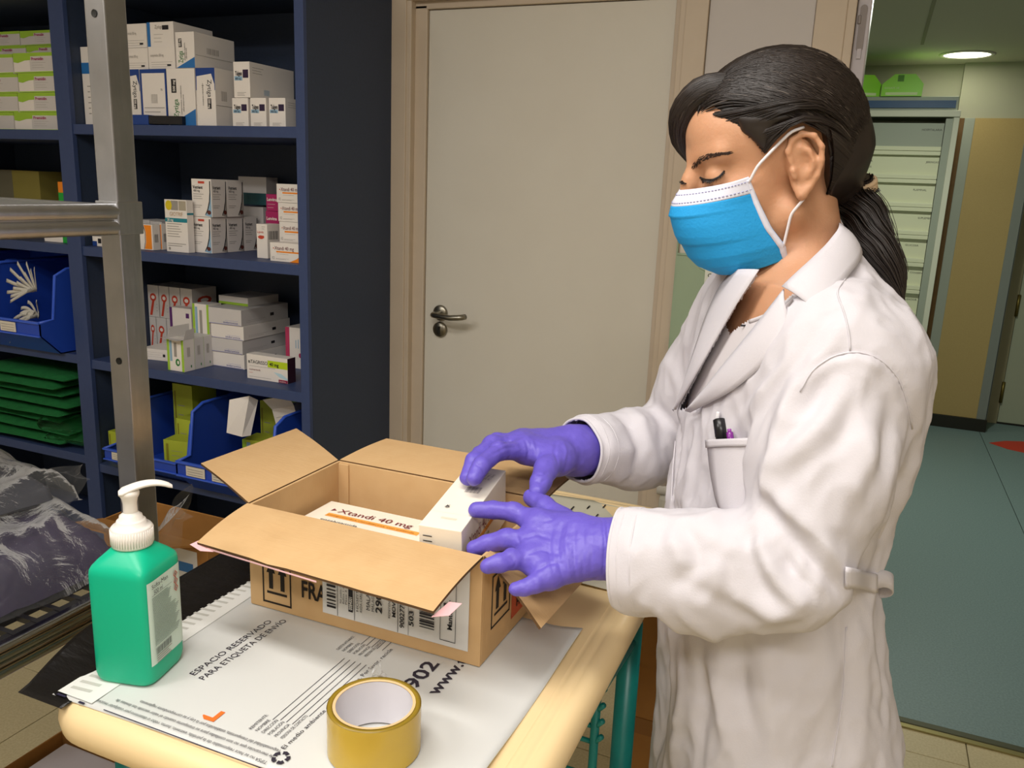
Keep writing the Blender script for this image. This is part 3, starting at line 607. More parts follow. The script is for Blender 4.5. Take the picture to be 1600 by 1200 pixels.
bin_('large blue bin holding loose cartons, at the right end of the bottom shelf', -1.935, -1.60, 1.90, 2.42, 0.505, 0.275)
bin_('blue bin behind the metal post with yellow green cartons inside', -2.285, -1.965, 1.93, 2.42, 0.505, 0.22)
bin_('blue bin with white strap bundle in the left bay', -2.83, -2.50, 1.90, 2.42, 0.885, 0.285)
bin_('blue bin at the picture edge in the left bay', -3.2, -2.86, 1.95, 2.42, 0.885, 0.285)
GYg = col('b6c23c'); gG = 'yellow green cartons in the bins'
def yg(F, R, T): F.rect(0.08, 0.1, 0.16, 0.9, col('8f8a2a')); F.rect(0.7, 0.1, 0.9, 0.5, rd); F.lines(0.25, 0.6, 0.3, 0.7, 4, ltg)
carton('yellow green carton standing left of the metal post on the bottom shelf', gG, (-2.375, 2.03, 0.505), (0.06, 0.1, 0.11), GYg, yg)
for i, (x, y, z, s, rz, lab) in enumerate([(-2.13, 2.10, 0.51, (0.075, 0.10, 0.17), 0, 'upright yellow green carton in the bin behind the post'), (-2.05, 2.16, 0.51, (0.06, 0.12, 0.19), 0.05, 'rear yellow green carton in the bin behind the post'), (-2.10, 2.01, 0.512, (0.12, 0.07, 0.12), 0.15, 'opened yellow green carton at the front of the bin'), (-2.24, 2.2, 0.51, (0.09, 0.12, 0.26), 0, 'tall yellow green carton at the back of the left bin'), (-1.75, 2.2, 0.51, (0.09, 0.1, 0.27), 0, 'tall olive green carton in the large bin'), (-1.85, 2.2, 0.51, (0.07, 0.1, 0.25), 0, 'second olive green carton in the large bin'), (-1.80, 2.05, 0.51, (0.1, 0.08, 0.16), 0.1, 'low pale green carton in the large bin')]):
    carton(lab, gG, (x, y, z), s, GYg if i != 4 else col('8fae46'), yg if i != 6 else inl, rz)
carton('white carton lying in the large bin', gG, (-1.76, 1.965, 0.6), (0.09, 0.07, 0.05), WH, None, 0.1, tilt=0.1)
o = carton('half open white carton tilted in the large bin', gG, (-1.69, 2.10, 0.675), (0.08, 0.06, 0.1), WH, plainink, 0.2, tilt=-0.25)
b = MB(); b.add([(0, 0, 0.1), (0.08, 0, 0.1), (0.085, -0.03, 0.14), (-0.005, -0.03, 0.14)], [(0, 1, 2, 3)], WH); solidify(b.build('flap', o), 0.0007)
o = empty('leaflet', (-1.80, 1.98, 0.71), 0.3, 'folded white leaflet sticking up from the large bin', 'leaflet')
b = MB(); b.add([(0, 0, 0), (0.05, 0, -0.01), (0.07, 0.02, 0.12), (0.0, 0.03, 0.1)], [(0, 1, 2, 3)], WH); b.add([(0.05, 0, -0.01), (0.07, 0.02, -0.01), (0.085, 0.05, 0.1), (0.07, 0.02, 0.12)], [(0, 1, 2, 3)], WH); solidify(b.build('sheet', o), 0.0006)
# strap bundle in the left bin
sb = empty('strap_bundle', (-2.64, 2.0, 0.97), 0, 'bundle of white elastic straps spilling from a blue bin', 'straps')
mStrap = mat('white_strap', '#c9c4b8', 0.7)
for i in range(26):
    a = -0.5+2.6*i/26; b = MB(); r0 = 0.03; L = 0.09+0.03*math.sin(i*1.7)
    low = i % 2; base = np.array([0.01, -0.035+0.0015*i, 0.12 if not low else 0.03]); P = []
    for k in range(9):
        t = k/8; P.append(base+np.array([-L*t*math.cos(a)*0.8, -0.02*t, L*math.sin(a)*t*0.9-0.05*t*t*low]))
    G = []
    for k, p in enumerate(P):
        wv = 0.006; G.append([p+np.array([0.3*wv, 0, wv]), p-np.array([0.3*wv, 0, wv])])
    b.grid(G, mStrap); solidify(b.build('strap', sb), 0.002)

# green bagged textiles in the left bay
mGreen = mat('green_textile', '#1f7a3c', 0.75, noise=(40, '#176030', 0.3), bump=(60, 0.4, (1, 1, 1)))
mClear = mat('clear_plastic_film', '#e6ebe8', 0.08, trans=1.0, ior=1.15, bump=(25, 0.8, (1, 1, 2)))
def soft(name, lo, hi, m, seed, amp, parent, nx=26, ny=18, nz=5, rnd=0.35):
    """a soft folded pad: rounded slab with wavy surface"""
    r = np.random.default_rng(seed); lo = np.array(lo); hi = np.array(hi); c = (lo+hi)/2; h = (hi-lo)/2
    b = MB(); k = r.normal(size=(6, 2))*14; ph = r.uniform(0, 6.28, 6)
    def wave(x, y): return sum(math.sin(k[i, 0]*x+k[i, 1]*y+ph[i]) for i in range(6))/6
    for sgn in (1, -1):
        G = []
        for i in range(nx+1):
            row = []
            for j in range(ny+1):
                uu, vv = 2*i/nx-1, 2*j/ny-1; e = max(abs(uu), abs(vv)); th = (1-e**6)**0.5*0.92+0.08*(1-e)
                x, y = c[0]+uu*h[0]*(1+0.03*wave(vv*0.3, 1+sgn*0)), c[1]+vv*h[1]*(1+0.03*wave(2, uu*0.3))
                row.append((x, y, c[2]+sgn*h[2]*th*(0.8+0.0*uu)+amp*wave(x*2+sgn, y*2)*(1-e**4)))
            G.append(row)
        b.grid(G, m, True, flip=sgn > 0)
    return b.build(name, parent)
zz = 0.53
for i in range(8):
    hgt = 0.038
    o = empty('bagged_gown', (-2.72, 2.2, zz), 0, ['lowest', 'second', 'third', 'fourth', 'fifth', 'sixth', 'seventh', 'topmost'][i]+' green gown pack of the bagged stack in the left bay', 'textile pack', 'bagged green gowns')
    soft('folded_gown', (-0.27, -0.22+0.015*(i % 3), 0), (0.16+0.03*math.sin(i*2), 0.2, hgt), mGreen, 20+i, 0.006, o)
    zz += 0.033
o = empty('bagged_gown', (-2.53, 2.12, 0.53), 0.1, 'single green gown pack lying in front beside the divider', 'textile pack', 'bagged green gowns')
soft('folded_gown', (-0.10, -0.1, 0), (0.075, 0.13, 0.05), mGreen, 40, 0.008, o); soft('clear_bag', (-0.13, -0.12, 0.0), (0.08, 0.13, 0.06), mClear, 41, 0.01, o, nx=34, ny=26)
o = empty('plastic_bag', (-2.58, 2.05, 0.57), 0.0, 'crumpled clear bag end hanging over the green gowns', 'plastic bag')
soft('film', (-0.10, -0.06, 0), (0.07, 0.05, 0.075), mClear, 42, 0.016, o, nx=34, ny=26)
# ================================================================== metal rack at the left
from mathutils import noise as mnoise
mAlu = mat('worn_aluminium', '#b9b9ba', 0.36, 1.0, noise=(18, '#9f9fa0', 0.35), bump=(70, 0.15, (1, 1, 0.15)))
mChr = mat('bright_chrome', '#a8aaa6', 0.16, 1.0)
RX, RY, PS = -0.955, 0.859, 0.036
rk = empty('metal_rack', (RX-PS/2, RY+PS/2, 0), 0, 'aluminium rack with square post and grid shelves beside the table', 'rack')
def rpart(name, lo, hi, m, bev=0.002, parent=rk):
    O = np.array([RX-PS/2, RY+PS/2, 0]); b = MB(); b.box(tuple(np.array(lo)-O), tuple(np.array(hi)-O), m, bev); return b.build(name, parent)
y0r = -0.75
for (x, y) in ((RX, RY), (RX-0.5, RY), (RX, y0r), (RX-0.5, y0r)):
    po = rpart('post', (x-PS, y, 0.02), (x, y+PS, 2.3), mAlu)
    b = MB()
    for zh in (1.70, 1.235, 1.02):   # round holes in the post face
        Mh = Matrix.Translation((x-PS/2-(RX-PS/2), y-(RY+PS/2)-0.0004, zh)) @ Matrix.Rotation(math.pi/2, 4, 'X'); b.lathe([(0, 0.0), (0.0042, 0.0), (0.005, 0.0006)], mDark, 14, Mh)
    b.build('post_holes', po, kind='stuff')
    rpart('foot', (x-PS-0.004, y-0.004, 0), (x+0.004, y+PS+0.004, 0.022), mat('black_rubber', '#18181a', 0.6), 0.003)
for zs, m, nm in ((1.457, mAlu, 'upper'), (0.902, mChr, 'lower')):
    for x in (RX, RX-0.5):
        for y in (RY, y0r): rpart('corner_bracket', (x-PS-0.003, y-0.003, zs-0.042), (x+0.003, y+PS+0.004, zs+0.003), mAlu, 0.0015)
        # double-ridged rail
        prof = [(0, -0.042), (0.0, 0.0), (-0.006, 0.0), (-0.02, 0.0), (-0.02, -0.042)]
        G = []
        sgn = 1 if x == RX else -1
        ring = []
        for k in range(33):
            t = k/32; zz = zs-0.042*t; ring.append((x-0.002+sgn*(0.0055*abs(math.sin(2*math.pi*t))**0.7)-(0 if sgn > 0 else PS-0.004), zz))
        ring += [(x-0.018, zs-0.042), (x-0.018, zs)]
        O = np.array([RX-PS/2, RY+PS/2, 0]); b = MB()
        b.grid([[(p[0]-O[0], yy-O[1], p[1]) for p in ring] for yy in (y0r+PS, RY)], m, True, closed_v=True); b.build('rail', rk)
    rpart('end_rail', (RX-0.5, RY+0.004, zs-0.04), (RX-PS, RY+PS-0.006, zs-0.002), m); rpart('end_rail', (RX-0.5, y0r+0.004, zs-0.04), (RX-PS, y0r+PS-0.006, zs-0.002), m)
    mS = mAlu if nm == 'upper' else mat('black_grid_plastic', '#1d1c1e', 0.4)
    if nm == 'upper':
        for k in range(11):
            yy = y0r+PS+0.004+k*0.142; rpart('shelf_slat', (RX-0.49, yy, zs-0.012), (RX-0.02, min(yy+0.138, RY-0.002), zs-0.002), mS, 0.0015)
    else:
        for k in range(44):
            yy = y0r+PS+0.004+k*0.0352
            if yy < RY-0.008: rpart('shelf_slat', (RX-0.49, yy, zs-0.010), (RX-0.018, yy+0.008, zs-0.002), mS, 0)
        for k in range(11): rpart('shelf_strip', (RX-0.034-k*0.046, y0r+PS, zs-0.011), (RX-0.018-k*0.046, RY, zs-0.003), mS, 0)

# bagged dark garments on the lower shelf
mPur = mat('dark_purple_textile', '#35284a', 0.6, noise=(9, '#251f3a', 0.3), bump=(40, 0.5, (1, 1, 1)))
mNavy = mat('dark_grey_textile', '#2a2c38', 0.7, noise=(9, '#3a3b45', 0.3), bump=(40, 0.5, (1, 1, 1)))
def film_mat():
    m = bpy.data.materials.new('glossy_clear_film'); m.use_nodes = True; nt = m.node_tree; N = nt.nodes; L = nt.links
    out = N['Material Output']; pb = N['Principled BSDF']
    pb.inputs['Base Color'].default_value = (0.62, 0.62, 0.62, 1); pb.inputs['Roughness'].default_value = 0.14; pb.inputs['Specular IOR Level'].default_value = 1.0
    tr = N.new('ShaderNodeBsdfTransparent'); mx = N.new('ShaderNodeMixShader'); lw = N.new('ShaderNodeLayerWeight'); lw.inputs['Blend'].default_value = 0.22
    ma = N.new('ShaderNodeMath'); ma.operation = 'MULTIPLY_ADD'; ma.inputs[1].default_value = 0.62; ma.inputs[2].default_value = 0.05; ma.use_clamp = True
    tc = N.new('ShaderNodeTexCoord'); ns = N.new('ShaderNodeTexNoise'); ns.inputs['Scale'].default_value = 16; ns.inputs['Detail'].default_value = 6; ns.inputs['Distortion'].default_value = 1.2
    bp = N.new('ShaderNodeBump'); bp.inputs['Strength'].default_value = 0.9; bp.inputs['Distance'].default_value = 0.012
    L.new(tc.outputs['Object'], ns.inputs['Vector']); L.new(ns.outputs['Fac'], bp.inputs['Height']); L.new(bp.outputs[0], pb.inputs['Normal']); L.new(bp.outputs[0], lw.inputs['Normal'])
    L.new(lw.outputs['Fresnel'], ma.inputs[0]); L.new(ma.outputs[0], mx.inputs[0]); L.new(tr.outputs[0], mx.inputs[1]); L.new(pb.outputs[0], mx.inputs[2]); L.new(mx.outputs[0], out.inputs[0])
    return m
mFilm = film_mat()
def ridge(x, y, z, s): 
    return 1-abs(2*mnoise.noise(Vector((x*s, y*s, z*s))))
def bag(label, corners, ztop, zbase, seed, gm, nx=46, ny=46, film_over=0.05, group='bagged garments on the rack'):
    """corners: four (x,y) of the garment; the film overhangs it"""
    c = np.array(corners, float); mid = c.mean(0)
    o = empty('bagged_garment', (mid[0], mid[1], zbase), 0, label, 'bagged garment', group)
    q = c-mid
    def bil(u, v, k=1.0): return ((1-u)*(1-v)*q[0]+u*(1-v)*q[1]+u*v*q[2]+(1-u)*v*q[3])*k
    H = ztop-zbase
    def surf(k, amp, hh, up=True):
        G = []
        for i in range(nx+1):
            row = []
            for j in range(ny+1):
                u, v = i/nx, j/ny; p = bil(u, v, k); e = max(abs(2*u-1), abs(2*v-1))
                w = (1-e**5)**0.6; n1 = mnoise.noise(Vector((p[0]*7+seed, p[1]*7, seed*1.3))); r = ridge(p[0]+seed, p[1], seed, 11); r2 = ridge(p[0]*1.0, p[1]+seed, 3.1, 26)
                z = hh*w*(0.86+0.14*n1)+amp*(0.6*r+0.3*r2)*(0.3+0.7*w) if up else 0.0
                row.append((p[0]+amp*0.6*mnoise.noise(Vector((p[1]*12, seed, 0))), p[1]+amp*0.6*mnoise.noise(Vector((seed, p[0]*12, 0))), max(z, 0.0)))
            G.append(row)
        return G
    b = MB(); b.grid(surf(1.0, 0.012, H*0.86), gm, True); b.grid(surf(1.0, 0, 0, False), gm, True, flip=True); b.build('folded_garment', o)
    b = MB(); b.grid(surf(1.0+film_over*2, 0.022, H), mFilm, True); b.build('clear_bag', o)
    return o
bag('near bag of dark purple garments covering the lower rack shelf', [(-1.03, 0.60), (-1.02, 0.87), (-1.39, 0.93), (-1.41, 0.55)], 1.005, 0.902, 1.7, mPur)
bag('bag with dark grey garment lying behind on the lower rack shelf', [(-1.05, 0.20), (-1.03, 0.58), (-1.43, 0.56), (-1.43, 0.15)], 1.0, 0.902, 5.2, mNavy)
o = bag('upper bag of grey garments stacked at the back of the rack', [(-1.16, 0.62), (-1.10, 0.84), (-1.42, 0.90), (-1.43, 0.60)], 1.06, 1.004, 8.4, mNavy, film_over=0.10)
# loose end of the film beyond the post
def crumple(name, label, pts, seed, amp, n=26):
    c = np.array(pts, float); mid = c.mean(0); q = c-mid
    o = empty(name, mid, 0, label, 'plastic film', 'loose film ends'); b = MB(); G = []
    for i in range(n+1):
        row = []
        for j in range(n+1):
            u, v = i/n, j/n; p = (1-u)*(1-v)*q[0]+u*(1-v)*q[1]+u*v*q[2]+(1-u)*v*q[3]
            d = amp*np.array([mnoise.noise(Vector((p[0]*22+seed, p[1]*22, p[2]*22))), mnoise.noise(Vector((p[0]*22, p[1]*22+seed, p[2]*22))), 1.4*ridge(p[0]+seed, p[1], p[2], 15)-0.7])
            row.append(tuple(p+d))
        G.append(row)
    b.grid(G, mFilm, True); b.build('film', o)
crumple('loose_film', 'crumpled clear film end sticking out behind the metal post', [onW(228, 815, 1.32), onW(300, 762, 1.30), onW(302, 790, 1.36), onW(240, 860, 1.38)], 3.0, 0.02)
crumple('loose_film', 'clear film tip hanging under the other loose film', [onW(238, 850, 1.30), onW(282, 795, 1.32), onW(309, 800, 1.3), onW(265, 850, 1.34)], 6.0, 0.015)
crumple('loose_film', 'crumpled clear film lip on the upper bag at the picture edge', [onW(60, 735, 1.36), onW(135, 728, 1.34), onW(142, 760, 1.30), onW(80, 790, 1.30)], 9.0, 0.02)

# ================================================================== cream table with teal frame
mCream = mat('cream_plastic', '#f0d6a6', 0.42, noise=(5, '#ecd09c', 0.4)); mTeal = mat('teal_enamel', '#0f7f78', 0.35, noise=(25, '#0c6b66', 0.35))
TZ = 0.93
tb = empty('work_table', (-0.51, 1.0, 0), 0, 'cream topped work table on a teal green tube frame', 'table')
TX0, TX1, TY0, TY1 = -0.795, -0.220, 0.545, 1.468
def rrect(x0, x1, y0, y1, r, n=10):
    P = []
    for cx, cy, a in ((x1-r, y1-r, 0), (x0+r, y1-r, 90), (x0+r, y0+r, 180), (x1-r, y0+r, 270)):
        for k in range(n+1):
            t = math.radians(a+90*k/n); P.append((cx+r*math.cos(t), cy+r*math.sin(t)))
    return P
b = MB(); prof = [(0.046, 0.0), (0.043, -0.0018), (0.040, 0.0), (0.030, 0.0003), (0.0275, -0.0015), (0.025, 0.0), (0.016, -0.0005), (0.008, -0.004), (0.002, -0.012), (0, -0.024), (0.002, -0.036), (0.008, -0.043), (0.02, -0.045)]
bow = lambda x, y: x-(0.07 if y < 0.98 else 0.12)*(y-0.98)**2*max(0, (x+0.51)/0.288)
G = [[(bow(x, y)+0.51, y-1.0, TZ+dz) for x, y in rrect(TX0+i, TX1-i, TY0+i, TY1-i, max(0.075-i*0.8, 0.01))] for i, dz in prof]
b.grid(G, mCream, True, closed_v=True); n = len(G[0]); b.add(G[0], [tuple(range(n))], mCream); b.add(G[-1], [tuple(range(n))[::-1]], mCream); b.build('table_top', tb)
def tpart(name, P, r, m=mTeal, n=12):
    b = MB(); b.tube([np.array(p)-np.array([-0.51, 1.0, 0]) for p in P], r, m, n); return b.build(name, tb)
for x, y in ((-0.735, 0.625), (-0.255, 1.10), (-0.735, 1.39), (-0.275, 0.63)): tpart('leg', [(x, y, 0.03), (x, y, TZ-0.044)], 0.017); tpart('foot', [(x, y, 0), (x, y, 0.032)], 0.019, mat('black_rubber', '#18181a', 0.6))
for P in ([(-0.735, 0.625, 0.86), (-0.735, 1.39, 0.86)], [(-0.275, 0.63, 0.86), (-0.255, 1.10, 0.86)], [(-0.735, 0.625, 0.2), (-0.275, 0.63, 0.2)], [(-0.735, 1.39, 0.2), (-0.255, 1.10, 0.2)], [(-0.735, 0.625, 0.2), (-0.735, 1.39, 0.2)], [(-0.275, 0.63, 0.2), (-0.255, 1.10, 0.2)]): tpart('frame_rail', P, 0.012)
# green wire basket under the table
wbk = empty('wire_basket', (-0.42, 1.12, 0), 0, 'green wire rack hanging under the cream table', 'wire basket')
b0 = np.array([-0.42, 1.11, 0])
tpw = lambda P, r, nm: (lambda bb: (bb.tube([np.array(p)-b0 for p in P], r, mTeal, 8), bb.build(nm, wbk)))(MB())
for x in (-0.272, -0.55): tpw([(x, 0.99, 0.35), (x, 0.99, TZ-0.046)], 0.0065, 'upright')
for i, z in enumerate((0.82, 0.795, 0.77, 0.745, 0.69, 0.665, 0.64, 0.615, 0.56, 0.535, 0.51)):
    tpw([(-0.57, 0.99, z+0.004), (-0.272, 0.99, z)], 0.0036, 'wire'); tpw([(-0.272, 0.99, z), (-0.260, 0.985, z+0.016)], 0.004, 'hook')
mKraft = mat('kraft_cardboard', '#ceab7d', 0.8, spec=0.2, noise=(30, '#c6a172', 0.35), bump=(45, 0.12, (1, 8, 1))); mKraftD = mat('brown_cardboard', '#a8763a', 0.75, noise=(30, '#99682f', 0.35)); mFlute = mat('corrugated_edge', '#5e4326', 0.9)
b = MB(); b.box((-0.285, 1.25, 0.0), (-0.228, 1.34, 0.84), mKraftD, 0.002); ob = b.build('cardboard_sheet_bundle', label='brown cardboard bundle standing under the table by the teal leg', cat='cardboard')
b = MB(); b.box((-0.287, 1.248, 0.60), (-0.226, 1.342, 0.63), mat('brown_tape', '#8a5a26', 0.4)); b.build('tape_band', ob)

# ------------------------------------------------------------------ black folder and courier envelope
mBlk = mat('black_poly_film', '#151312', 0.28, bump=(30, 0.5, (1, 3, 1)))
fo = empty('black_bag', (-0.82, 0.75, TZ), 0, 'black plastic mailing bag lying under the white envelope', 'mailing bag')
b = MB(); G = []
for i in range(17):
    row = []
    for j in range(41):
        u, v = i/16, j/40; y = -0.20+0.62*v; x0_ = 0.008-0.034*math.sin(math.pi*min(0.5, v*1.1)); x = x0_+(0.075-x0_)*u
        over = max(0, (-0.795+0.82)-0.03-x)  # the part hanging over the table edge sags a little
        z = 0.0015+0.012*math.sin(math.pi*v)*(1-u)+0.004*mnoise.noise(Vector((x*12, y*9, 0)))*(1-u)+0.014*math.sin(math.pi*min(1, max(0, (v-0.02)/0.3)))*(1-u)**2
        row.append((x, y, max(z, 0.0012)))
    G.append(row)
b.grid(G, mBlk, True, flip=True); solidify(b.build('bag_body', fo), 0.001, -1)
mEnv = mat('grey_white_poly', '#d3d4d1', 0.38, noise=(6, '#cdcecb', 0.4), bump=(8, 0.25, (1, 1, 1))); mEnvIn = mat('navy_print', '#2b2634', 0.6); mEnvW = mat('white_strip', '#e6e6e1', 0.4)
EZ = TZ+0.0032
en = empty('courier_envelope', (-0.54, 0.75, EZ), 0, 'grey white courier envelope printed in Spanish under the open carton', 'envelope')
E0 = np.array([-0.54, 0.75, EZ]); EX0, EX1, EY0, EY1 = -0.775, -0.288, 0.563, 0.962
b = MB(); G = []
for i in range(50):
    row = []
    for j in range(41):
        u, v = i/49, j/40; x = EX0+(EX1-EX0)*u-0.014*v*(u < 0.02 or 1)*(1-u); y = EY0+(EY1-EY0)*v+0.012*u*(1-v)
        e = max(abs(2*u-1), abs(2*v-1)); z = -0.0016*e**8
        if u > 0.93: z += 0.006*((u-0.93)/0.07)*(0.5+0.5*math.sin(v*7+1))
        row.append((x-E0[0], y-E0[1], z))
    G.append(row)
b.grid(G, mEnv, True, flip=True); solidify(b.build('envelope_sheet', en), 0.0014, -1)
b = MB(); b.add([np.array(p)-E0+np.array([0, 0, EZ+0.0006]) for p in [(-0.772, 0.568, 0), (-0.720, 0.568, 0), (-0.735, 0.96, 0), (-0.786, 0.96, 0)]], [(0, 1, 2, 3)], mEnvW); fs = b.build('adhesive_strip', en)
b = MB()
for k in range(30):
    y = 0.578+k*0.0125; b.add([np.array(p)-E0+np.array([0, 0, EZ+0.0009]) for p in [(-0.765-0.012*k/30, y, 0), (-0.738-0.012*k/30, y+0.003, 0), (-0.738-0.012*k/30, y+0.0075, 0), (-0.765-0.012*k/30, y+0.0045, 0)]], [(0, 1, 2, 3)], mat('strip_rib', '#c3c2ba', 0.5))
b.build('strip_ribs', fs, kind='stuff')
b = MB(); mBn = mat('navy_edge_print', '#2a2640', 0.6)

b = MB(); U, V = (0, 1, 0), (-1, 0, 0); ez = 0.0007
def et(s, x, y, size, width=None, U=U, V=V, bold=False, m=mEnvIn): add_text(b, s, np.array([x-E0[0], y-E0[1], ez]), U, V, size, m, width, bold)
et('ESPACIO RESERVADO', -0.6605, 0.657, 0.0090, 0.140); et('PARA ETIQUETA DE ENVÍO', -0.6445, 0.655, 0.0090, 0.152)
for k, s in enumerate(['TIPSA no se hace responsable de la pérdida, extravío, hurto, robo o deterioro por cualquier motivo', 'de mercancías que no son confiadas para su transporte cuando el valor excede los límites de', 'responsabilidad del transportista, establecidos por la Ley y su correspondiente reglamento.']):
    et(s, -0.488, 0.5765+0.0097*k, 0.0048, [0.232, 0.214, 0.190][k], (-1, 0.0, 0), (0, -1, 0))
L = ['REMITENTE:', 'NOMBRE', 'DIRECCIÓN', 'POBLACIÓN', 'PROVINCIA', 'PERSONA DE CONTACTO']
for k, s in enumerate(L): et(s, -0.5365+0.0078*k, 0.6085+0.0005*k, 0.0042, [0.028, 0.021, 0.024, 0.024, 0.023, 0.043][k])
L = ['DESTINATARIO:', 'NOMBRE', 'DIRECCIÓN', 'POBLACIÓN', 'PROVINCIA', 'PERSONA DE CONTACTO']
for k, s in enumerate(L): et(s, -0.5445+0.0078*k, 0.778+0.0005*k, 0.0042, [0.036, 0.021, 0.024, 0.024, 0.023, 0.043][k])
for k in range(5):
    x = -0.5275+0.0078*k-E0[0]
    for a, c_ in ((0.632+[0, .003, .003, .003, .022][k], 0.766), (0.802, 0.83)): b.box((x-0.0003, a-E0[1], ez-0.0002), (x+0.0003, c_-E0[1], ez), mEnvIn)
et('El medio ambiente es cosa de todos. Por favor, recicle', -0.4855, 0.598, 0.0056, 0.212)
et('902 10 10 47', -0.4185, 0.748, 0.020, 0.215, bold=True); et('www.tip-sa.com', -0.391, 0.750, 0.0155, 0.19, bold=True)
b.build('printed_text', en, kind='stuff')
b = MB(); q = np.array([-0.591, 0.611, 0])-E0; b.prism([(q[0]-0.008, q[1]-0.006), (q[0]-0.003, q[1]-0.010), (q[0]+0.010, q[1]-0.0095), (q[0]+0.010, q[1]+0.0085), (q[0]+0.0045, q[1]+0.0085), (q[0]+0.0045, q[1]-0.0045), (q[0]-0.008, q[1]-0.0045)], (0.0003, 0.0007), mat('orange_mark', '#e8722b', 0.5)); b.build('orange_mark', en)
b = MB(); q = np.array([-0.481, 0.587, 0])-E0
for k in range(5):
    a = math.radians(72*k+18); t0, t1 = a-0.5, a+0.38
    b.prism([(q[0]+r*math.cos(t), q[1]+r*math.sin(t)) for r, t in ((0.0048, t0), (0.0092, t0), (0.0098, a), (0.0092, t1), (0.0050, t1), (0.0060, a))], (0.0003, 0.0007), mEnvIn)
b.build('recycling_star', en, kind='stuff')
b = MB()
for k, (xa, xb) in enumerate([(-0.768, -0.755), (-0.735, -0.727)]): b.box((xa-E0[0], 0.563-E0[1], 0.0002), (xb-E0[0], 0.5655-E0[1], 0.0008), mBn)
b.box((-0.70-E0[0], 0.5655-E0[1], 0.0002), (-0.45-E0[0], 0.5665-E0[1], 0.0006), mBn); b.build('edge_marks', en, kind='stuff')

# ------------------------------------------------------------------ open shipping carton
CZ0, CZ1 = EZ+0.0012, 1.078; CX0, CX1, CY0, CY1 = -0.717, -0.372, 0.822, 1.03; T = 0.004
bx = empty('shipping_carton', ((CX0+CX1)/2, (CY0+CY1)/2, CZ0), 0, 'open brown shipping carton with flaps spread on the table', 'carton')
B0 = np.array([(CX0+CX1)/2, (CY0+CY1)/2, CZ0])
def cpart(name, lo, hi, m=mKraft, bev=0.0008, parent=bx): 
    b = MB(); b.box(tuple(np.array(lo)-B0), tuple(np.array(hi)-B0), m, bev); return b.build(name, parent)
wf = cpart('front_wall', (CX0, CY0, CZ0), (CX1, CY0+T, CZ1)); cpart('back_wall', (CX0, CY1-T, CZ0), (CX1, CY1, CZ1)); cpart('left_wall', (CX0, CY0+T, CZ0), (CX0+T, CY1-T, CZ1)); wr = cpart('right_wall', (CX1-T, CY0+T, CZ0), (CX1, CY1-T, CZ1)); cpart('bottom', (CX0+T, CY0+T, CZ0), (CX1-T, CY1-T, CZ0+T))
cpart('glue_tab', (CX0+T, CY1-T-0.003, CZ0+T), (CX0+0.022, CY1-T, CZ1-0.002))
def flap(name, hinge0, hinge1, out0, out1, bow=0.0, m=mKraft, n=12, crease=None):
    """flap from the hinge line to the outer line, slightly bowed, with a dark fluted edge"""
    h0, h1, o0, o1 = (np.array(p, float)-B0 for p in (hinge0, hinge1, out0, out1)); G = []
    for i in range(n+1):
        row = []
        for j in range(n+1):
            u, v = i/n, j/n; p = (h0*(1-u)+h1*u)*(1-v)+(o0*(1-u)+o1*u)*v; p = p+np.array([0, 0, bow*math.sin(math.pi*v)*1.0])
            if crease:
                for cu, ca in crease: p = p+np.array([0, 0, -ca*math.exp(-((u-cu-0.15*v)/0.02)**2)])
            row.append(tuple(p))
        G.append(row)
    b = MB(); b.grid(G, m, False)
    nn = np.cross(h1-h0, o0-h0); o = b.build(name, bx); solidify(o, 0.0035, 0); md = o.modifiers[-1]; o.data.materials.append(mFlute); md.material_offset_rim = 1
    return o, G
f1, G1 = flap('front_flap', (CX0, CY0, CZ1), (CX1, CY0, CZ1), (-0.717, 0.730, 1.0585), (-0.373, 0.703, 1.0645), 0.003, crease=((0.18, 0.0018), (0.62, 0.0012)))
f2, G2 = flap('back_flap', (CX0+0.002, CY1, CZ1), (CX1-0.002, CY1, CZ1), (-0.700, 1.142, 1.0850), (-0.366, 1.14, 1.0850), 0.002)
f3, G3 = flap('left_flap', (CX0, CY0+0.002, CZ1), (CX0, CY1-0.002, CZ1), (-0.872, 0.903, 1.083), (-0.864, 1.118, 1.0835), 0.002)
f4, G4 = flap('right_flap', (CX1, CY0+0.002, CZ1), (CX1, CY1-0.002, CZ1), (-0.290, 0.803, 1.0165), (-0.278, 1.015, 1.02), 0.004)
mPink = mat('pink_tape', '#eebfc2', 0.4)
for (fo_, pp) in ((f1, [(-0.722, 0.737, 1.058), (-0.726, 0.727, 1.056), (-0.705, 0.722, 1.054), (-0.690, 0.7285, 1.0535)]), (f1, [(-0.371, 0.735, 1.0625), (-0.359, 0.742, 1.060), (-0.362, 0.718, 1.0565), (-0.375, 0.702, 1.0595)]), (f1, [(-0.70, 0.7288, 1.0566), (-0.53, 0.7155, 1.0580), (-0.53, 0.7155, 1.0562), (-0.70, 0.7290, 1.0545)])):
    b = MB(); b.add([np.array(p)-B0 for p in pp], [(0, 1, 2, 3)], mPink); solidify(b.build('pink_tape_end', fo_), 0.0005)
b = MB(); b.add([np.array(p)-B0 for p in [(-0.366, 1.143, 1.086), (-0.352, 1.135, 1.084), (-0.350, 1.118, 1.083), (-0.364, 1.122, 1.085)]], [(0, 1, 2, 3)], mPink); solidify(b.build('pink_tape_end', f2), 0.0005)
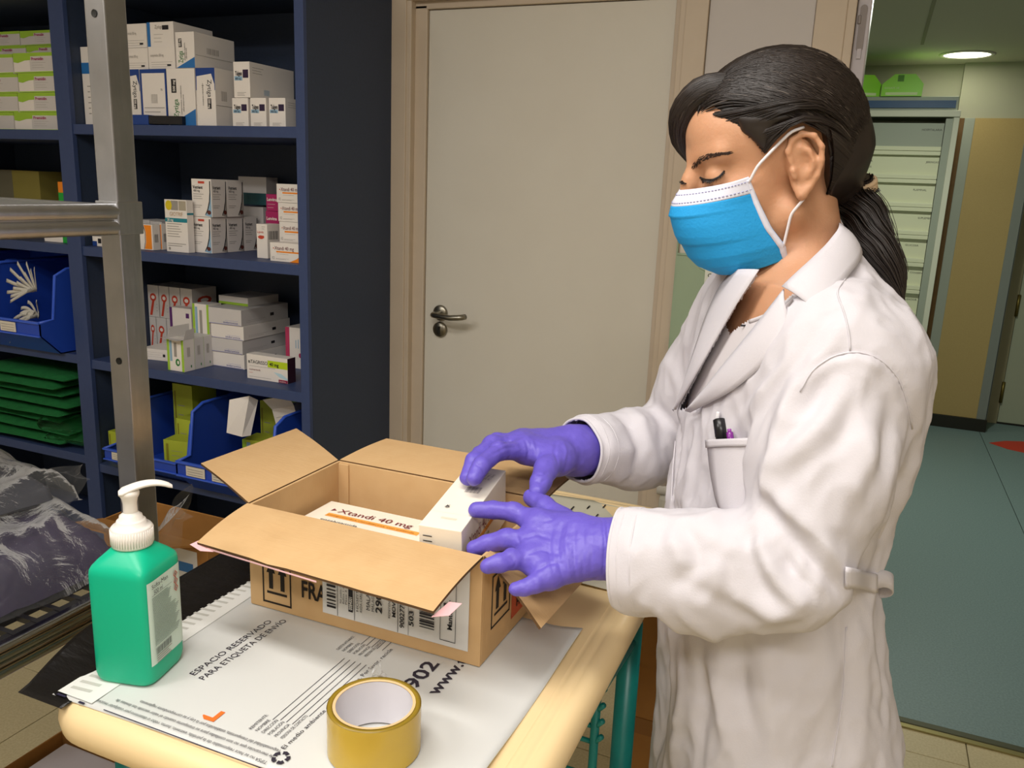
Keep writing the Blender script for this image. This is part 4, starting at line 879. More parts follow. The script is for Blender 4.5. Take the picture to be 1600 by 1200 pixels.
# print on the front wall
b = MB(); F = Face(b, np.array([CX0, CY0, CZ0])-B0, (1, 0, 0), (0, 0, 1), CX1-CX0, CZ1-CZ0); mBI = mat('carton_black_print', '#241c14', 0.8)
def arrows(F, u0, u1, v0, v1):
    t = 0.008; s = (u1-u0)
    for a, c_, d_, e_ in ((u0, v0, u1, v0+0.02), (u0, v1-0.02, u1, v1), (u0, v0, u0+0.05*s, v1), (u1-0.05*s, v0, u1, v1)): F.rect(a, c_, d_, e_, mBI)
    F.rect(u0+0.15*s, v0+0.10, u1-0.15*s, v0+0.125, mBI)
    for cx in (u0+0.30*s, u0+0.70*s):
        F.rect(cx-0.07*s, v0+0.15, cx+0.07*s, v1-0.15, mBI); F.poly([(cx-0.15*s, v1-0.17), (cx+0.15*s, v1-0.17), (cx, v1-0.035)], mBI)
arrows(F, 0.062, 0.198, 0.06, 0.54); F.text('FRAGIL', 0.245, 0.215, 0.024, mBI, bold=True, w=0.215)
b.build('printed_marks', wf, kind='stuff')
mLab = mat('label_white', '#d9d8d6', 0.45)
b = MB(); F = Face(b, np.array([CX0, CY0-0.0012, CZ0])-B0, (1, 0, 0), (0, 0, 1), CX1-CX0, CZ1-CZ0); F.rect(0.345, 0.12, 0.955, 0.90, mLab); lb_ = b.build('address_label', wf)
b = MB(); F = Face(b, np.array([CX0, CY0-0.0018, CZ0-0.0115])-B0, (1, 0, 0), (0, 0, 1), CX1-CX0, CZ1-CZ0)
def up_(s, u, v, size, width, bold=False): F.text(s, u, v, size, mInk, 90, None, bold, sx=width/(text_mesh(s, bold)[2]*size))
for k in range(9): F.rect(0.365, 0.27+k*0.034, 0.405, 0.27+k*0.034+(0.012 if k % 3 else 0.022), mInk)
F.rect(0.412, 0.21, 0.414, 0.95, mInk); F.rect(0.487, 0.21, 0.489, 0.95, mInk); F.rect(0.672, 0.21, 0.674, 0.95, mInk); F.rect(0.716, 0.21, 0.7175, 0.95, mInk)
for k, s in enumerate(['Ref. pedido 2020', 'Bultos 1 de 1', 'Peso 3 kg']): up_(s, 0.432+0.012*k, 0.34, 0.0026, 0.03)
F.rect(0.462, 0.28, 0.481, 0.62, mInk); F.text('0084001', 0.479, 0.30, 0.0052, mLab, 90, None, True, sx=0.75)
up_('HOSPITAL', 0.506, 0.3, 0.0036, 0.040); up_('AVDA CARLOS HAYA', 0.522, 0.3, 0.0036, 0.048); up_('MALAGA', 0.556, 0.34, 0.0058, 0.036); up_('MALAGA', 0.574, 0.34, 0.004, 0.026); up_('29010', 0.606, 0.34, 0.0092, 0.046, True)
up_('REMITENTE', 0.642, 0.32, 0.003, 0.03); up_('MOV FRIO', 0.664, 0.34, 0.0052, 0.044, True); up_('9002773162', 0.700, 0.26, 0.0066, 0.052, True); up_('503  TP', 0.738, 0.30, 0.0066, 0.046, True)
for k in range(13): F.rect(0.762, 0.32+k*0.024, 0.822, 0.32+k*0.024+(0.008, 0.014, 0.018)[k % 3], mInk)
F.rect(0.845, 0.25, 0.847, 0.95, mInk); F.rect(0.905, 0.25, 0.907, 0.95, mInk); F.rect(0.845, 0.25, 0.907, 0.256, mInk); up_('Mantener', 0.893, 0.36, 0.0066, 0.040, True); F.rect(0.858, 0.56, 0.872, 0.60, mInk)
b.build('label_print', wf, kind='stuff')
b = MB(); F = Face(b, np.array([CX1, CY0, CZ0])-B0, (0, 1, 0), (0, 0, 1), CY1-CY0, CZ1-CZ0); arrows(F, 0.14, 0.42, 0.24, 0.74); b.build('printed_marks', wr, kind='stuff')
b = MB(); F = Face(b, np.array([CX1, CY0, CZ0])-B0, (0, 1, 0), (0, 0, 1), CY1-CY0, CZ1-CZ0); F.rect(0.45, 0.12, 0.72, 0.95, mat('orange_red_label', '#c4512f', 0.5)); F.poly([(0.58+0.09*math.cos(a*0.4), 0.55+0.2*math.sin(a*0.4)) for a in range(16)], mBI); F.poly([(0.58+0.06*math.cos(a*0.4), 0.55+0.13*math.sin(a*0.4)) for a in range(16)], mat('orange_red_label', '#c4512f', 0.5)); F.text('FRIO', 0.52, 0.2, 0.012, mBI, bold=True); b.build('orange_label', wr)

# medicine cartons in the shipping carton
mXW = mat('xt_white', '#f1e9d8', 0.4); mXR = col('7a2634'); mXO = col('eda44a')
def xt_box(name, label, lo, size, M=None, design=None):
    o = empty(name, (0, 0, 0), 0, label, 'medicine box', 'white and orange cartons being packed')
    b = MB(); b.box((0, 0, 0), size, mXW, 0.0012); b.build('carton_body', o); b = MB()
    w, dp, h = size; design(Face(b, (0, 0, 0), (1, 0, 0), (0, 0, 1), w, h), Face(b, (w, 0, 0), (0, 1, 0), (0, 0, 1), dp, h), Face(b, (0, 0, h), (1, 0, 0), (0, 1, 0), w, dp)); b.build('print', o, kind='stuff')
    o.matrix_world = M if M is not None else Matrix.Translation(lo); return o
def d_in(F, R, T_):
    T_.poly([(0.11, 0.80), (0.145, 0.755), (0.105, 0.72)], mXR); T_.text('Xtandi 40 mg', 0.165, 0.70, 0.0135, mXR, w=0.60); T_.rect(0.12, 0.56, 0.86, 0.655, mXO); T_.text('comprimidos recubiertos con película', 0.13, 0.58, 0.004, col('b5651c'), w=0.7); T_.text('enzalutamida', 0.135, 0.42, 0.006, ink, w=0.30)
    F.text('Xtandi 40 mg', 0.1, 0.5, 0.012, mXR)
xt_box('medicine_box', 'white carton with orange stripe lying flat inside the open carton', (-0.700, 0.868, 0.9400), (0.205, 0.118, 0.090), None, d_in)
def d_held(F, R, T_):
    F.text('112', 0.10, 0.88, 0.0125, ink, -90, sx=0.8); F.text('cápsulas', 0.14, 0.42, 0.003, ink, -90)
    F.poly([(0.62, 0.40), (0.74, 0.52), (0.74, 0.43), (0.68, 0.36)], rd)
    R.poly([(0.085, 0.60), (0.115, 0.545), (0.075, 0.52)], rd); R.text('Xtandi 40 mg', 0.13, 0.53, 0.017, mXR, w=0.52); R.rect(0.24, 0.40, 0.92, 0.49, mXO); R.text('cápsulas blandas', 0.26, 0.415, 0.005, col('b5651c'), w=0.4); R.text('enzalutamida', 0.26, 0.30, 0.006, ink, w=0.3)
    T_.rect(0.35, 0.13, 0.72, 0.155, col('e8d3c0')); T_.rect(0.0, 0.215, 1, 0.2165, col('ddd3c2'))
    T_.poly([(0.30+0.06*math.cos(a*0.63), 0.30+0.02*math.sin(a*0.63)) for a in range(10)], ltg); T_.text('K', 0.27, 0.29, 0.006, ink)
    for k in range(12): T_.rect(0.42+k*0.03, 0.55, 0.42+k*0.03+(0.012, 0.02, 0.016)[k % 3], 0.65, ltg)
    for k, s in enumerate(['Lot', 'Cad 2022', 'SN 4411', 'PC 0841']): T_.text(s, 0.5+0.1*k, 0.78, 0.004, ltg, 80)
pA, pB, pC = np.array([-0.462, 0.828, 1.0985]), np.array([-0.407, 0.834, 1.0985]), np.array([-0.397, 1.010, 1.1195])
ex = (pB-pA)/np.linalg.norm(pB-pA); ey = pC-pB; ey -= ex*(ey@ex); ln = np.linalg.norm(ey); ey /= ln; ezv = np.cross(ex, ey); hb = 0.078
org = pA-ezv*hb; HB = Matrix(((ex[0], ey[0], ezv[0], org[0]), (ex[1], ey[1], ezv[1], org[1]), (ex[2], ey[2], ezv[2], org[2]), (0, 0, 0, 1)))
xt_box('medicine_box', 'white carton numbered on its end, held in both gloved hands', None, (0.0555, ln, hb), HB, d_held)

# ------------------------------------------------------------------ green pump bottle
mBot = mat('green_bottle_plastic', '#02b48a', 0.4, sss=0.0, spec=0.5); mPump = mat('white_pump_plastic', '#e9e4dc', 0.4)
bt = empty('pump_bottle', (-0.7265, 0.6425, EZ+0.0005), math.radians(13), 'green sanitizer bottle with white pump on the envelope', 'bottle')
b = MB(); G = []
hw, hd = 0.0365, 0.0375
def bring(sx, sy, z, p=5.0, n=48):
    R_ = []
    for k in range(n):
        t = 2*math.pi*k/n; c_, s_ = math.cos(t), math.sin(t); R_.append((sx*math.copysign(abs(c_)**(2/p), c_), sy*math.copysign(abs(s_)**(2/p), s_), z))
    return R_
for s, z, p in ((0.88, 0.0, 5), (0.955, 0.002, 5.5), (0.985, 0.006, 6), (1, 0.012, 7), (1, 0.07, 7), (1, 0.130, 7), (0.985, 0.1355, 7), (0.94, 0.1395, 6.5), (0.84, 0.1445, 5), (0.70, 0.150, 3.6), (0.56, 0.1555, 2.5), (0.46, 0.1585, 2), (0.44, 0.164, 2)): G.append(bring(hw*s, hd*s, z, p))
b.grid(G, mBot, True, closed_v=True); n = len(G[0]); b.add(G[0], [tuple(range(n))[::-1]], mBot); b.add(G[-1], [tuple(range(n))], mBot); bo = b.build('bottle_body', bt)
b = MB(); pr = [(0, 0.157), (0.0215, 0.157), (0.0222, 0.159), (0.0222, 0.178), (0.0205, 0.180), (0.016, 0.181), (0.0155, 0.186), (0.0145, 0.187), (0.0125, 0.188), (0.012, 0.192), (0.0092, 0.194), (0.008, 0.196)]; b.lathe(pr, mPump, 60); cpx = b.build('screw_cap', bt)
b = MB()
for k in range(48):
    t = 2*math.pi*k/48; b.tube([(0.0223*math.cos(t), 0.0223*math.sin(t), 0.160), (0.0223*math.cos(t), 0.0223*math.sin(t), 0.177)], 0.0006, mPump, 5)
b.build('cap_ribs', cpx, kind='stuff')
b = MB(); b.lathe([(0.0078, 0.193), (0.0074, 0.206), (0.0085, 0.212), (0.0105, 0.216), (0.0108, 0.219), (0.009, 0.2215), (0, 0.222)], mPump, 30)
b.build('pump_stem', bt)
b = MB(); G = []
for k in range(15):
    t = k/14; x = -0.011+0.056*t; zc = 0.2185+0.010*t-0.008*t**4*1.0+0.004*math.sin(math.pi*t); wv = 0.0105*(1-0.55*t)+0.0004; hh = 0.0042*(1-0.35*t)
    if k == 0: wv *= 0.5; hh *= 0.6
    if k == 14: wv *= 0.7; hh *= 0.7
    ang = math.radians(-3); G.append([(x*math.cos(ang)-wv*math.cos(a)*math.sin(ang), x*math.sin(ang)+wv*math.cos(a), zc+hh*math.sin(a)) for a in [2*math.pi*q/16 for q in range(16)]])
b.grid(G, mPump, True, closed_v=True); b.add(G[0], [tuple(range(16))[::-1]], mPump); b.add(G[-1], [tuple(range(16))], mPump)
Mn = Matrix.Rotation(math.radians(38), 4, 'Z'); b.v = [tuple(Mn @ Vector(p)) for p in b.v]; b.build('nozzle', bt)
mBL = mat('bottle_label', '#cfe3d6', 0.4)
b = MB(); R_ = []
for zz in (0.025, 0.126):
    R_.append([(hw*math.copysign(abs(math.cos(t))**(2/7), math.cos(t))+0.0006, hd*math.copysign(abs(math.sin(t))**(2/7), math.sin(t)), zz) for t in np.linspace(-0.55, 0.74, 14)])
b.grid(R_, mBL, True); la = b.build('label', bt)
b = MB(); F = Face(b, (hw+0.0009, -0.029, 0.025), (0, 1, 0), (0, 0, 1), 0.056, 0.101); F.text('Softa-Man', 0.04, 0.92, 0.0052, ink, w=0.55); F.text('500 ml', 0.10, 0.845, 0.0055, ink, w=0.30); F.rect(0.05, 0.83, 0.75, 0.833, ink)
for k in range(34): F.rect(0.05, 0.80-0.0172*k, 0.05+(0.66 if k < 12 else 0.9)*(0.82+0.18*((k*13) % 7)/7), 0.806-0.0172*k, mat('fine_print', '#4f6a5c', 0.7))
for k in range(3):
    cx, cy = 0.86, 0.90-0.085*k; F.poly([(cx, cy+0.045), (cx+0.075, cy), (cx, cy-0.045), (cx-0.075, cy)], rd); F.poly([(cx, cy+0.035), (cx+0.058, cy), (cx, cy-0.035), (cx-0.058, cy)], mBL); F.poly([(cx, cy+0.015), (cx+0.02, cy-0.01), (cx-0.02, cy-0.012)], ink)
F.barcode(0.08, 0.12, 0.62, 0.2, ink, 16); F.lines(0.08, 0.6, 0.02, 0.1, 4, ltg)
b.build('label_print', la, kind='stuff')

# ------------------------------------------------------------------ tape roll
tp = empty('tape_roll', (-0.406, 0.6415, EZ+0.0015), 0.3, 'roll of yellowish clear packing tape standing on the envelope', 'tape roll')
TH = 0.05; TRo, TRi = 0.0475, 0.0418
mTape = mat('amber_clear_tape', '#c9ab45', 0.2, noise=(20, '#bf9e36', 0.4)); mTapeS = mat('tape_layers', '#8d7420', 0.35); mCore = mat('white_core', '#dcd8dc', 0.6); mCoreE = mat('core_edge', '#d9b888', 0.7)
b = MB(); b.lathe([(TRi, TH), (TRo-0.0006, TH), (TRo-0.0006, 0), (TRi, 0)], mTapeS, 72, close=True); b.build('tape_layers', tp)
b = MB(); b.lathe([(TRo, TH-0.0002), (TRo, 0.0002)], mTape, 72); b.build('outer_wrap', tp)
b = MB(); b.lathe([(0.0388, 0.0005), (0.0388, TH-0.0005)], mCore, 72, smooth=True); b.lathe([(0.0388, TH), (TRi, TH+0.0002)], mCoreE, 72); b.lathe([(TRi-0.0002, TH), (TRi-0.0002, 0)], mCoreE, 72); b.build('cardboard_core', tp)
b = MB(); G = []
for i in range(9):
    row = []
    for j in range(9):
        u, v = i/8, j/8; row.append((-0.012+0.026*u+0.004*mnoise.noise(Vector((u*4, v*4, 1))), 0.046+0.004*v+0.006*mnoise.noise(Vector((u*5, v*5, 7))), TH-0.02+0.036*v*(0.7+0.3*math.sin(u*5))))
    G.append(row)
b.grid(G, mFilm, False); te = b.build('crumpled_tape_end', tp); te.rotation_euler = (0, 0, 0.15)
# ------------------------------------------------------------------ papers at the far right of the table
o = empty('delivery_note', (-0.40, 1.33, TZ+0.001), 0, 'printed delivery note lying on the table under the near forearm', 'paper')
b = MB(); G = []
for i in range(15):
    row = []
    for j in range(21):
        u, v = i/14, j/20; x = -0.23+0.345*u+0.02*v; y = -0.24+0.365*v-0.06*(1-u)*v
        z = 0.002+0.010*max(0, 1-u*3)*v+0.004*math.sin(u*3+v*2)
        row.append((x-0.035*v+0.0, y, z))
    G.append(row)
b.grid(G, mat('paper_greyish', '#c9c6b4', 0.7), True, flip=True); solidify(b.build('sheet', o), 0.0006, -1)
b = MB(); rr = random.Random(2)
for k in range(70):
    i = rr.randint(2, 12); j = rr.randint(1, 18); p = np.array(G[i][j]); l = 0.006+0.02*rr.random(); b.box((p[0], p[1], p[2]+0.0012), (p[0]+0.0022, p[1]+l, p[2]+0.0016), mInk)
b.build('print', o, kind='stuff')

# ------------------------------------------------------------------ cardboard behind and beside the table
def open_box(name, label, lo, hi, flaps, m=mKraftD, printed=None):
    lo, hi = np.array(lo), np.array(hi); c = (lo+hi)/2; c[2] = lo[2]; o = empty(name, c, 0, label, 'carton', 'brown cartons around the table'); t = 0.004
    def w(nm, a, b_): 
        q = MB(); q.box(tuple(np.array(a)-c), tuple(np.array(b_)-c), m, 0.0008); return q.build(nm, o)
    f = w('front_wall', lo, (hi[0], lo[1]+t, hi[2])); w('back_wall', (lo[0], hi[1]-t, lo[2]), hi); w('left_wall', (lo[0], lo[1]+t, lo[2]), (lo[0]+t, hi[1]-t, hi[2])); w('right_wall', (hi[0]-t, lo[1]+t, lo[2]), (hi[0], hi[1]-t, hi[2])); w('bottom', (lo[0]+t, lo[1]+t, lo[2]), (hi[0]-t, hi[1]-t, lo[2]+t))
    for nm, P in flaps:
        q = MB(); q.add([np.array(p)-c for p in P], [(0, 1, 2, 3)], m); solidify(q.build(nm, o), 0.004, 0)
    if printed: 
        q = MB(); printed(Face(q, np.array(lo)-c, (1, 0, 0), (0, 0, 1), hi[0]-lo[0], hi[2]-lo[2])); q.build('print', f, kind='stuff')
    return o
x1, y0, zt_ = -1.20, 1.25, 0.745
def pr1(F):
    F.rect(0.66, 0.86, 0.90, 0.97, mLab); F.rect(0.72, 0.90, 0.86, 0.93, bl)
    for k in range(4): F.poly([(0.50+0.08*k, 0.66), (0.53+0.08*k, 0.69), (0.56+0.08*k, 0.66), (0.53+0.08*k, 0.63)], mBI)
    F.text('XXX', 0.48, 0.52, 0.03, mBI, bold=True); F.text('O', 0.6, 0.9, 0.03, mBI)
open_box('stock_carton', 'brown carton with black symbols standing behind the green bottle', (-1.50, y0, 0.0), (x1, 1.38, zt_), [('front_flap', [(-1.50, y0, zt_), (x1, y0, zt_), (x1-0.02, y0-0.10, zt_+0.03), (-1.48, y0-0.10, zt_+0.03)])], mKraftD, pr1)
open_box('waste_carton', 'brown carton with papers on the floor at the lower left', (-1.44, 0.70, 0.0), (-1.05, 1.06, 0.35), [('back_flap', [(-1.44, 1.06, 0.35), (-1.05, 1.06, 0.35), (-1.05, 1.14, 0.38), (-1.44, 1.14, 0.38)])])
mPack = mat('white_grey_pack', '#c9c3c8', 0.5)
o = empty('paper_packet', (-1.245, 0.88, 0.315), 0.0, 'grey white packet lying in the floor carton', 'packet'); b = MB(); b.box((-0.16, -0.16, 0), (0.10, 0.16, 0.03), mPack, 0.004); b.build('packet_body', o)
b = MB(); b.box((-0.03, -0.02, 0.0302), (0.02, 0.03, 0.0306), mInk); [b.box((-0.10, -0.1+0.012*k, 0.0302), (0.03, -0.097+0.012*k, 0.0306), ltg) for k in range(6)]; b.build('print', o, kind='stuff')
o = empty('paper_packet', (-1.095, 0.88, 0.315), 0.0, 'white leaflets with a red stripe beside the packet', 'packet')
for k in range(4): b = MB(); b.box((-0.03+0.012*k, -0.14, 0.0), (-0.022+0.012*k+0.004, 0.14, 0.05-0.005*k), WH if k != 2 else rd, 0.0006); b.build('leaflet', o)
o = empty('white_canister', (-1.075, 0.40, 0.30), 0, 'white canister with orange red cap at the lower left edge', 'canister'); cb = bpy.data.objects
b = MB(); b.lathe([(0, 0), (0.05, 0.0), (0.052, 0.004), (0.052, 0.17), (0.05, 0.18), (0, 0.18)], mat('canister_white', '#c9c4bb', 0.5), 40); b.build('body', o)
b = MB(); b.lathe([(0.0522, 0.14), (0.0525, 0.165)], mat('orange_red_band', '#c1502a', 0.5), 40); b.build('band', o)
b = MB(); b.box((-1.22, 0.28, 0.0), (-0.96, 0.52, 0.30), mKraftD, 0.002); ob = b.build('stock_carton', label='closed brown carton under the white canister', cat='carton'); b = MB(); b.box((-1.222, 0.385, 0.2), (-0.958, 0.415, 0.3015), mat('brown_tape', '#8a5a26', 0.4)); b.build('tape_strip', ob)
# ================================================================== the person
# distance-field modelling: smooth unions of tapered limbs, turned into one continuous surface
class Field:
    def __init__(s, lo, hi, h):
        s.lo = np.array(lo, float); s.h = h; s.n = np.ceil((np.array(hi)-s.lo)/h).astype(int)+1
        s.ax = [s.lo[i]+h*np.arange(s.n[i]) for i in range(3)]; s.d = np.full(tuple(s.n), 0.25, np.float32)
    def sub(s, lo, hi):
        sl = []
        for i in range(3):
            a = int(max(0, math.floor((lo[i]-s.lo[i])/s.h))); b = int(min(s.n[i], math.ceil((hi[i]-s.lo[i])/s.h)+1)); sl.append(slice(a, max(a, b)))
        X = s.ax[0][sl[0]][:, None, None]; Y = s.ax[1][sl[1]][None, :, None]; Z = s.ax[2][sl[2]][None, None, :]
        return tuple(sl), X, Y, Z
    def comb(s, sl, d, k, op):
        a = s.d[sl]; d = np.broadcast_to(d, a.shape)
        if op == 'sub': a, d = -a, d
        if k <= 0: r = np.minimum(a, d)
        else:
            hh = np.maximum(k-np.abs(a-d), 0)/k; r = np.minimum(a, d)-hh*hh*k*0.25
        s.d[sl] = (-r if op == 'sub' else r).astype(np.float32)
    def cone(s, a, b, ra, rb, k=0.01, op='add'):
        a, b = np.array(a, float), np.array(b, float); m = max(ra, rb)+k+3*s.h
        sl, X, Y, Z = s.sub(np.minimum(a, b)-m, np.maximum(a, b)+m); ab = b-a; L2 = ab@ab+1e-12
        t = np.clip(((X-a[0])*ab[0]+(Y-a[1])*ab[1]+(Z-a[2])*ab[2])/L2, 0, 1)
        d = np.sqrt((X-a[0]-t*ab[0])**2+(Y-a[1]-t*ab[1])**2+(Z-a[2]-t*ab[2])**2)-(ra+(rb-ra)*t)
        s.comb(sl, d, k, op)
    def chain(s, P, R, k=0.008, op='add'):
        for i in range(len(P)-1): s.cone(P[i], P[i+1], R[i], R[i+1], k, op)
    def ell(s, c, r, A, k=0.01, op='add'):
        """ellipsoid, A = rows of its axes"""
        c = np.array(c, float); r = np.array(r, float); m = r.max()+k+3*s.h; sl, X, Y, Z = s.sub(c-m, c+m)
        q = [((X-c[0])*a[0]+(Y-c[1])*a[1]+(Z-c[2])*a[2]) for a in A]
        k0 = np.sqrt(sum((q[i]/r[i])**2 for i in range(3))); k1 = np.sqrt(sum((q[i]/r[i]**2)**2 for i in range(3)))+1e-9
        s.comb(sl, k0*(k0-1)/k1, k, op)
    def loft(s, T, Fd, Ld, k=0.02, off=0.0, p=2.3, zr=None):
        """vertical stack of super-ellipses: rows z, cx, cy, depth, width"""
        T = np.array(T, float); z0, z1 = (T[0, 0], T[-1, 0]) if zr is None else zr; m = 0.3
        sl, X, Y, Z = s.sub((T[:, 1].min()-m, T[:, 2].min()-m, z0-0.05), (T[:, 1].max()+m, T[:, 2].max()+m, z1+0.05))
        zz = np.clip(Z, T[0, 0], T[-1, 0]); cx, cy, a, b = (np.interp(zz, T[:, 0], T[:, i]) for i in (1, 2, 3, 4)); a = a-off; b = b-off
        u = np.abs((X-cx)*Fd[0]+(Y-cy)*Fd[1])/a; v = np.abs((X-cx)*Ld[0]+(Y-cy)*Ld[1])/b
        e = (u**p+v**p+1e-9)**(1/p); d = (e-1)*np.minimum(a, b)*0.92
        d = np.maximum(d, np.maximum(z0-Z, Z-z1)); s.comb(sl, d, k, 'add')
    def mesh(s):
        """surface nets"""
        d = s.d; n = np.array(d.shape); ins = d < 0
        c = np.zeros(tuple(n-1), np.int8)
        for i in (0, 1):
            for j in (0, 1):
                for k in (0, 1): c += ins[i:n[0]-1+i, j:n[1]-1+j, k:n[2]-1+k]
        act = (c > 0) & (c < 8); idx = np.argwhere(act); vid = np.full(act.shape, -1, np.int32); vid[act] = np.arange(len(idx))
        P = np.zeros((len(idx), 3)); cnt = np.zeros(len(idx)); I = idx.T
        cor = [(i, j, k) for i in (0, 1) for j in (0, 1) for k in (0, 1)]; val = {q: d[I[0]+q[0], I[1]+q[1], I[2]+q[2]].astype(float) for q in cor}
        for q in cor:
            for ax in range(3):
                if q[ax] == 0:
                    r = list(q); r[ax] = 1; r = tuple(r); a, b = val[q], val[r]; m = (a < 0) != (b < 0)
                    t = np.where(m, a/np.where(m, a-b, 1), 0); pt = np.zeros((len(idx), 3)); pt[:] = q; pt[:, ax] = t; P[m] += pt[m]; cnt[m] += 1
        V = s.lo+(idx+P/np.maximum(cnt, 1)[:, None])*s.h; F = []
        for ax in range(3):
            o1, o2 = [i for i in range(3) if i != ax]
            a = [slice(None)]*3; b = [slice(None)]*3; a[ax] = slice(0, n[ax]-1); b[ax] = slice(1, n[ax])
            ch = ins[tuple(a)] != ins[tuple(b)]; e = np.argwhere(ch); e = e[(e[:, o1] > 0) & (e[:, o2] > 0) & (e[:, o1] < n[o1]-1) & (e[:, o2] < n[o2]-1)]
            def g(d1, d2): q = e.copy(); q[:, o1] -= d1; q[:, o2] -= d2; return vid[q[:, 0], q[:, 1], q[:, 2]]
            Q = np.stack([g(1, 1), g(0, 1), g(0, 0), g(1, 0)], 1); fl = ins[e[:, 0], e[:, 1], e[:, 2]]
            if ax == 1: fl = ~fl
            Q[~fl] = Q[~fl][:, ::-1]; F.append(Q)
        F = np.concatenate(F); F = F[(F >= 0).all(1)]
        return V, F
def vnormals(V, F):
    a = V[F[:, 2]]-V[F[:, 0]]; b = V[F[:, 3]]-V[F[:, 1]]; fn = np.cross(a, b); N = np.zeros_like(V)
    for i in range(4): np.add.at(N, F[:, i], fn)
    return N/(np.linalg.norm(N, axis=1, keepdims=True)+1e-12)
def laplace(V, F, it=2, lam=0.5):
    E = np.concatenate([F[:, [0, 1]], F[:, [1, 2]], F[:, [2, 3]], F[:, [3, 0]]]); E = np.concatenate([E, E[:, ::-1]])
    cnt = np.bincount(E[:, 0], minlength=len(V))[:, None]+1e-9
    for _ in range(it):
        S = np.stack([np.bincount(E[:, 0], V[E[:, 1], i], minlength=len(V)) for i in range(3)], 1); V = V+lam*(S/cnt-V)
    return V
def np_mesh(name, V, F, mats, smooth=True, fm=None):
    me = bpy.data.meshes.new(name); me.vertices.add(len(V)); me.vertices.foreach_set('co', np.asarray(V, np.float32).ravel())
    me.loops.add(F.size); me.loops.foreach_set('vertex_index', F.astype(np.int32).ravel()); me.polygons.add(len(F))
    me.polygons.foreach_set('loop_start', np.arange(len(F), dtype=np.int32)*F.shape[1])
    for m in mats: me.materials.append(m)
    me.polygons.foreach_set('use_smooth', np.full(len(F), smooth))
    if fm is not None: me.polygons.foreach_set('material_index', fm.astype(np.int32))
    me.update(calc_edges=True); me.validate(); return me
def bvh(V, F): return BVHTree.FromPolygons([tuple(v) for v in V], [tuple(int(i) for i in f) for f in F])
def cast(tree, px, py):
    d = Vector(ray(px, py)).normalized(); r = tree.ray_cast(Vector(CAM), d)
    return (np.array(r[0]), np.array(r[1])) if r[0] is not None else (None, None)
def project(P):
    q = np.asarray(P)-CAM; w = q @ FW; return np.stack([800+FPX*(q @ RT)/w, 600-FPX*(q @ UP)/w], -1)
def in_poly(P, poly):
    x, y = P[:, 0], P[:, 1]; r = np.zeros(len(P), bool); n = len(poly)
    for i in range(n):
        x0, y0 = poly[i]; x1, y1 = poly[(i+1) % n]; c = ((y0 > y) != (y1 > y)) & (x < (x1-x0)*(y-y0)/((y1-y0) or 1e-9)+x0); r ^= c
    return r
def resample(P, n):
    P = np.array(P, float); s = np.concatenate([[0], np.cumsum(np.linalg.norm(np.diff(P, axis=0), axis=1))]); t = np.linspace(0, s[-1], n)
    return np.stack([np.interp(t, s, P[:, i]) for i in range(P.shape[1])], 1)
def smooth_line(P, n, it=3):
    P = resample(P, n)
    for _ in range(it): P[1:-1] = 0.25*P[:-2]+0.5*P[1:-1]+0.25*P[2:]
    return P

FT = np.array([-0.883, -0.469, 0.0]); LT = np.array([0.469, -0.883, 0.0])       # chest: forward, her left
TORSO = [(0.42, -0.030, 1.09, 0.165, 0.205), (0.60, -0.036, 1.09, 0.158, 0.200), (0.82, -0.048, 1.09, 0.150, 0.190), (0.95, -0.073, 1.09, 0.138, 0.178), (1.05, -0.084, 1.09, 0.126, 0.170), (1.13, -0.078, 1.09, 0.126, 0.176), (1.21, -0.068, 1.09, 0.128, 0.186), (1.29, -0.064, 1.09, 0.123, 0.192), (1.34, -0.062, 1.09, 0.112, 0.194), (1.375, -0.070, 1.093, 0.098, 0.176), (1.405, -0.079, 1.096, 0.084, 0.140), (1.43, -0.086, 1.10, 0.073, 0.100), (1.455, -0.092, 1.102, 0.064, 0.074), (1.475, -0.096, 1.103, 0.060, 0.064)]
SL, EL, WL = np.array([-0.004, 0.950, 1.335]), onW(1240, 882, 0.885), onW(965, 858, 0.965)
SR, ER, WR = np.array([-0.150, 1.235, 1.335]), np.array([-0.255, 1.305, 1.105]), onW(900, 704, 1.2)
HC = np.array([-0.1293, 1.0879, 1.5418]); HF = np.array([-0.8478, -0.4508, -0.2794]); HL = np.array([0.4823, -0.8744, -0.0526]); HU = np.array([-0.2206, -0.1793, 0.9587])
HA = (HF, HL, HU)
def H(x, y, z): return HC+HF*x+HL*y+HU*z
def Hv(P): return HC+np.outer(P[:, 0], HF)+np.outer(P[:, 1], HL)+np.outer(P[:, 2], HU)
mSkin = mat('skin', '#cc9a78', 0.5, sss=0.2, noise=(35, '#c4906c', 0.4), bump=(260, 0.12, (1, 1, 1)))

# ---- body: head, neck, trunk and arms in one surface
f = Field((-0.40, 0.83, 1.02), (0.10, 1.36, 1.69), 0.0026)
f.loft(TORSO, FT, LT, 0.01, 0.018, zr=(1.04, 1.40))
f.cone(H(-0.022, 0, -0.045), (-0.082, 1.104, 1.405), 0.052, 0.060, 0.03)
f.cone((-0.082, 1.104, 1.40), SL*0.8+np.array([-0.08, 1.09, 1.38])*0.2, 0.05, 0.055, 0.03); f.cone((-0.082, 1.104, 1.40), SR*0.8+np.array([-0.08, 1.09, 1.38])*0.2, 0.05, 0.055, 0.03)
f.chain([SL, EL, WL], [0.05, 0.04, 0.027], 0.02); f.chain([SR, ER, WR], [0.05, 0.04, 0.027], 0.02)
f.ell(H(-0.014, 0, 0.032), (0.094, 0.072, 0.082), HA, 0.01)
f.ell(H(0.034, 0, -0.03), (0.060, 0.058, 0.080), HA, 0.02)
f.ell(H(0.046, 0, 0.045), (0.046, 0.058, 0.050), HA, 0.02)
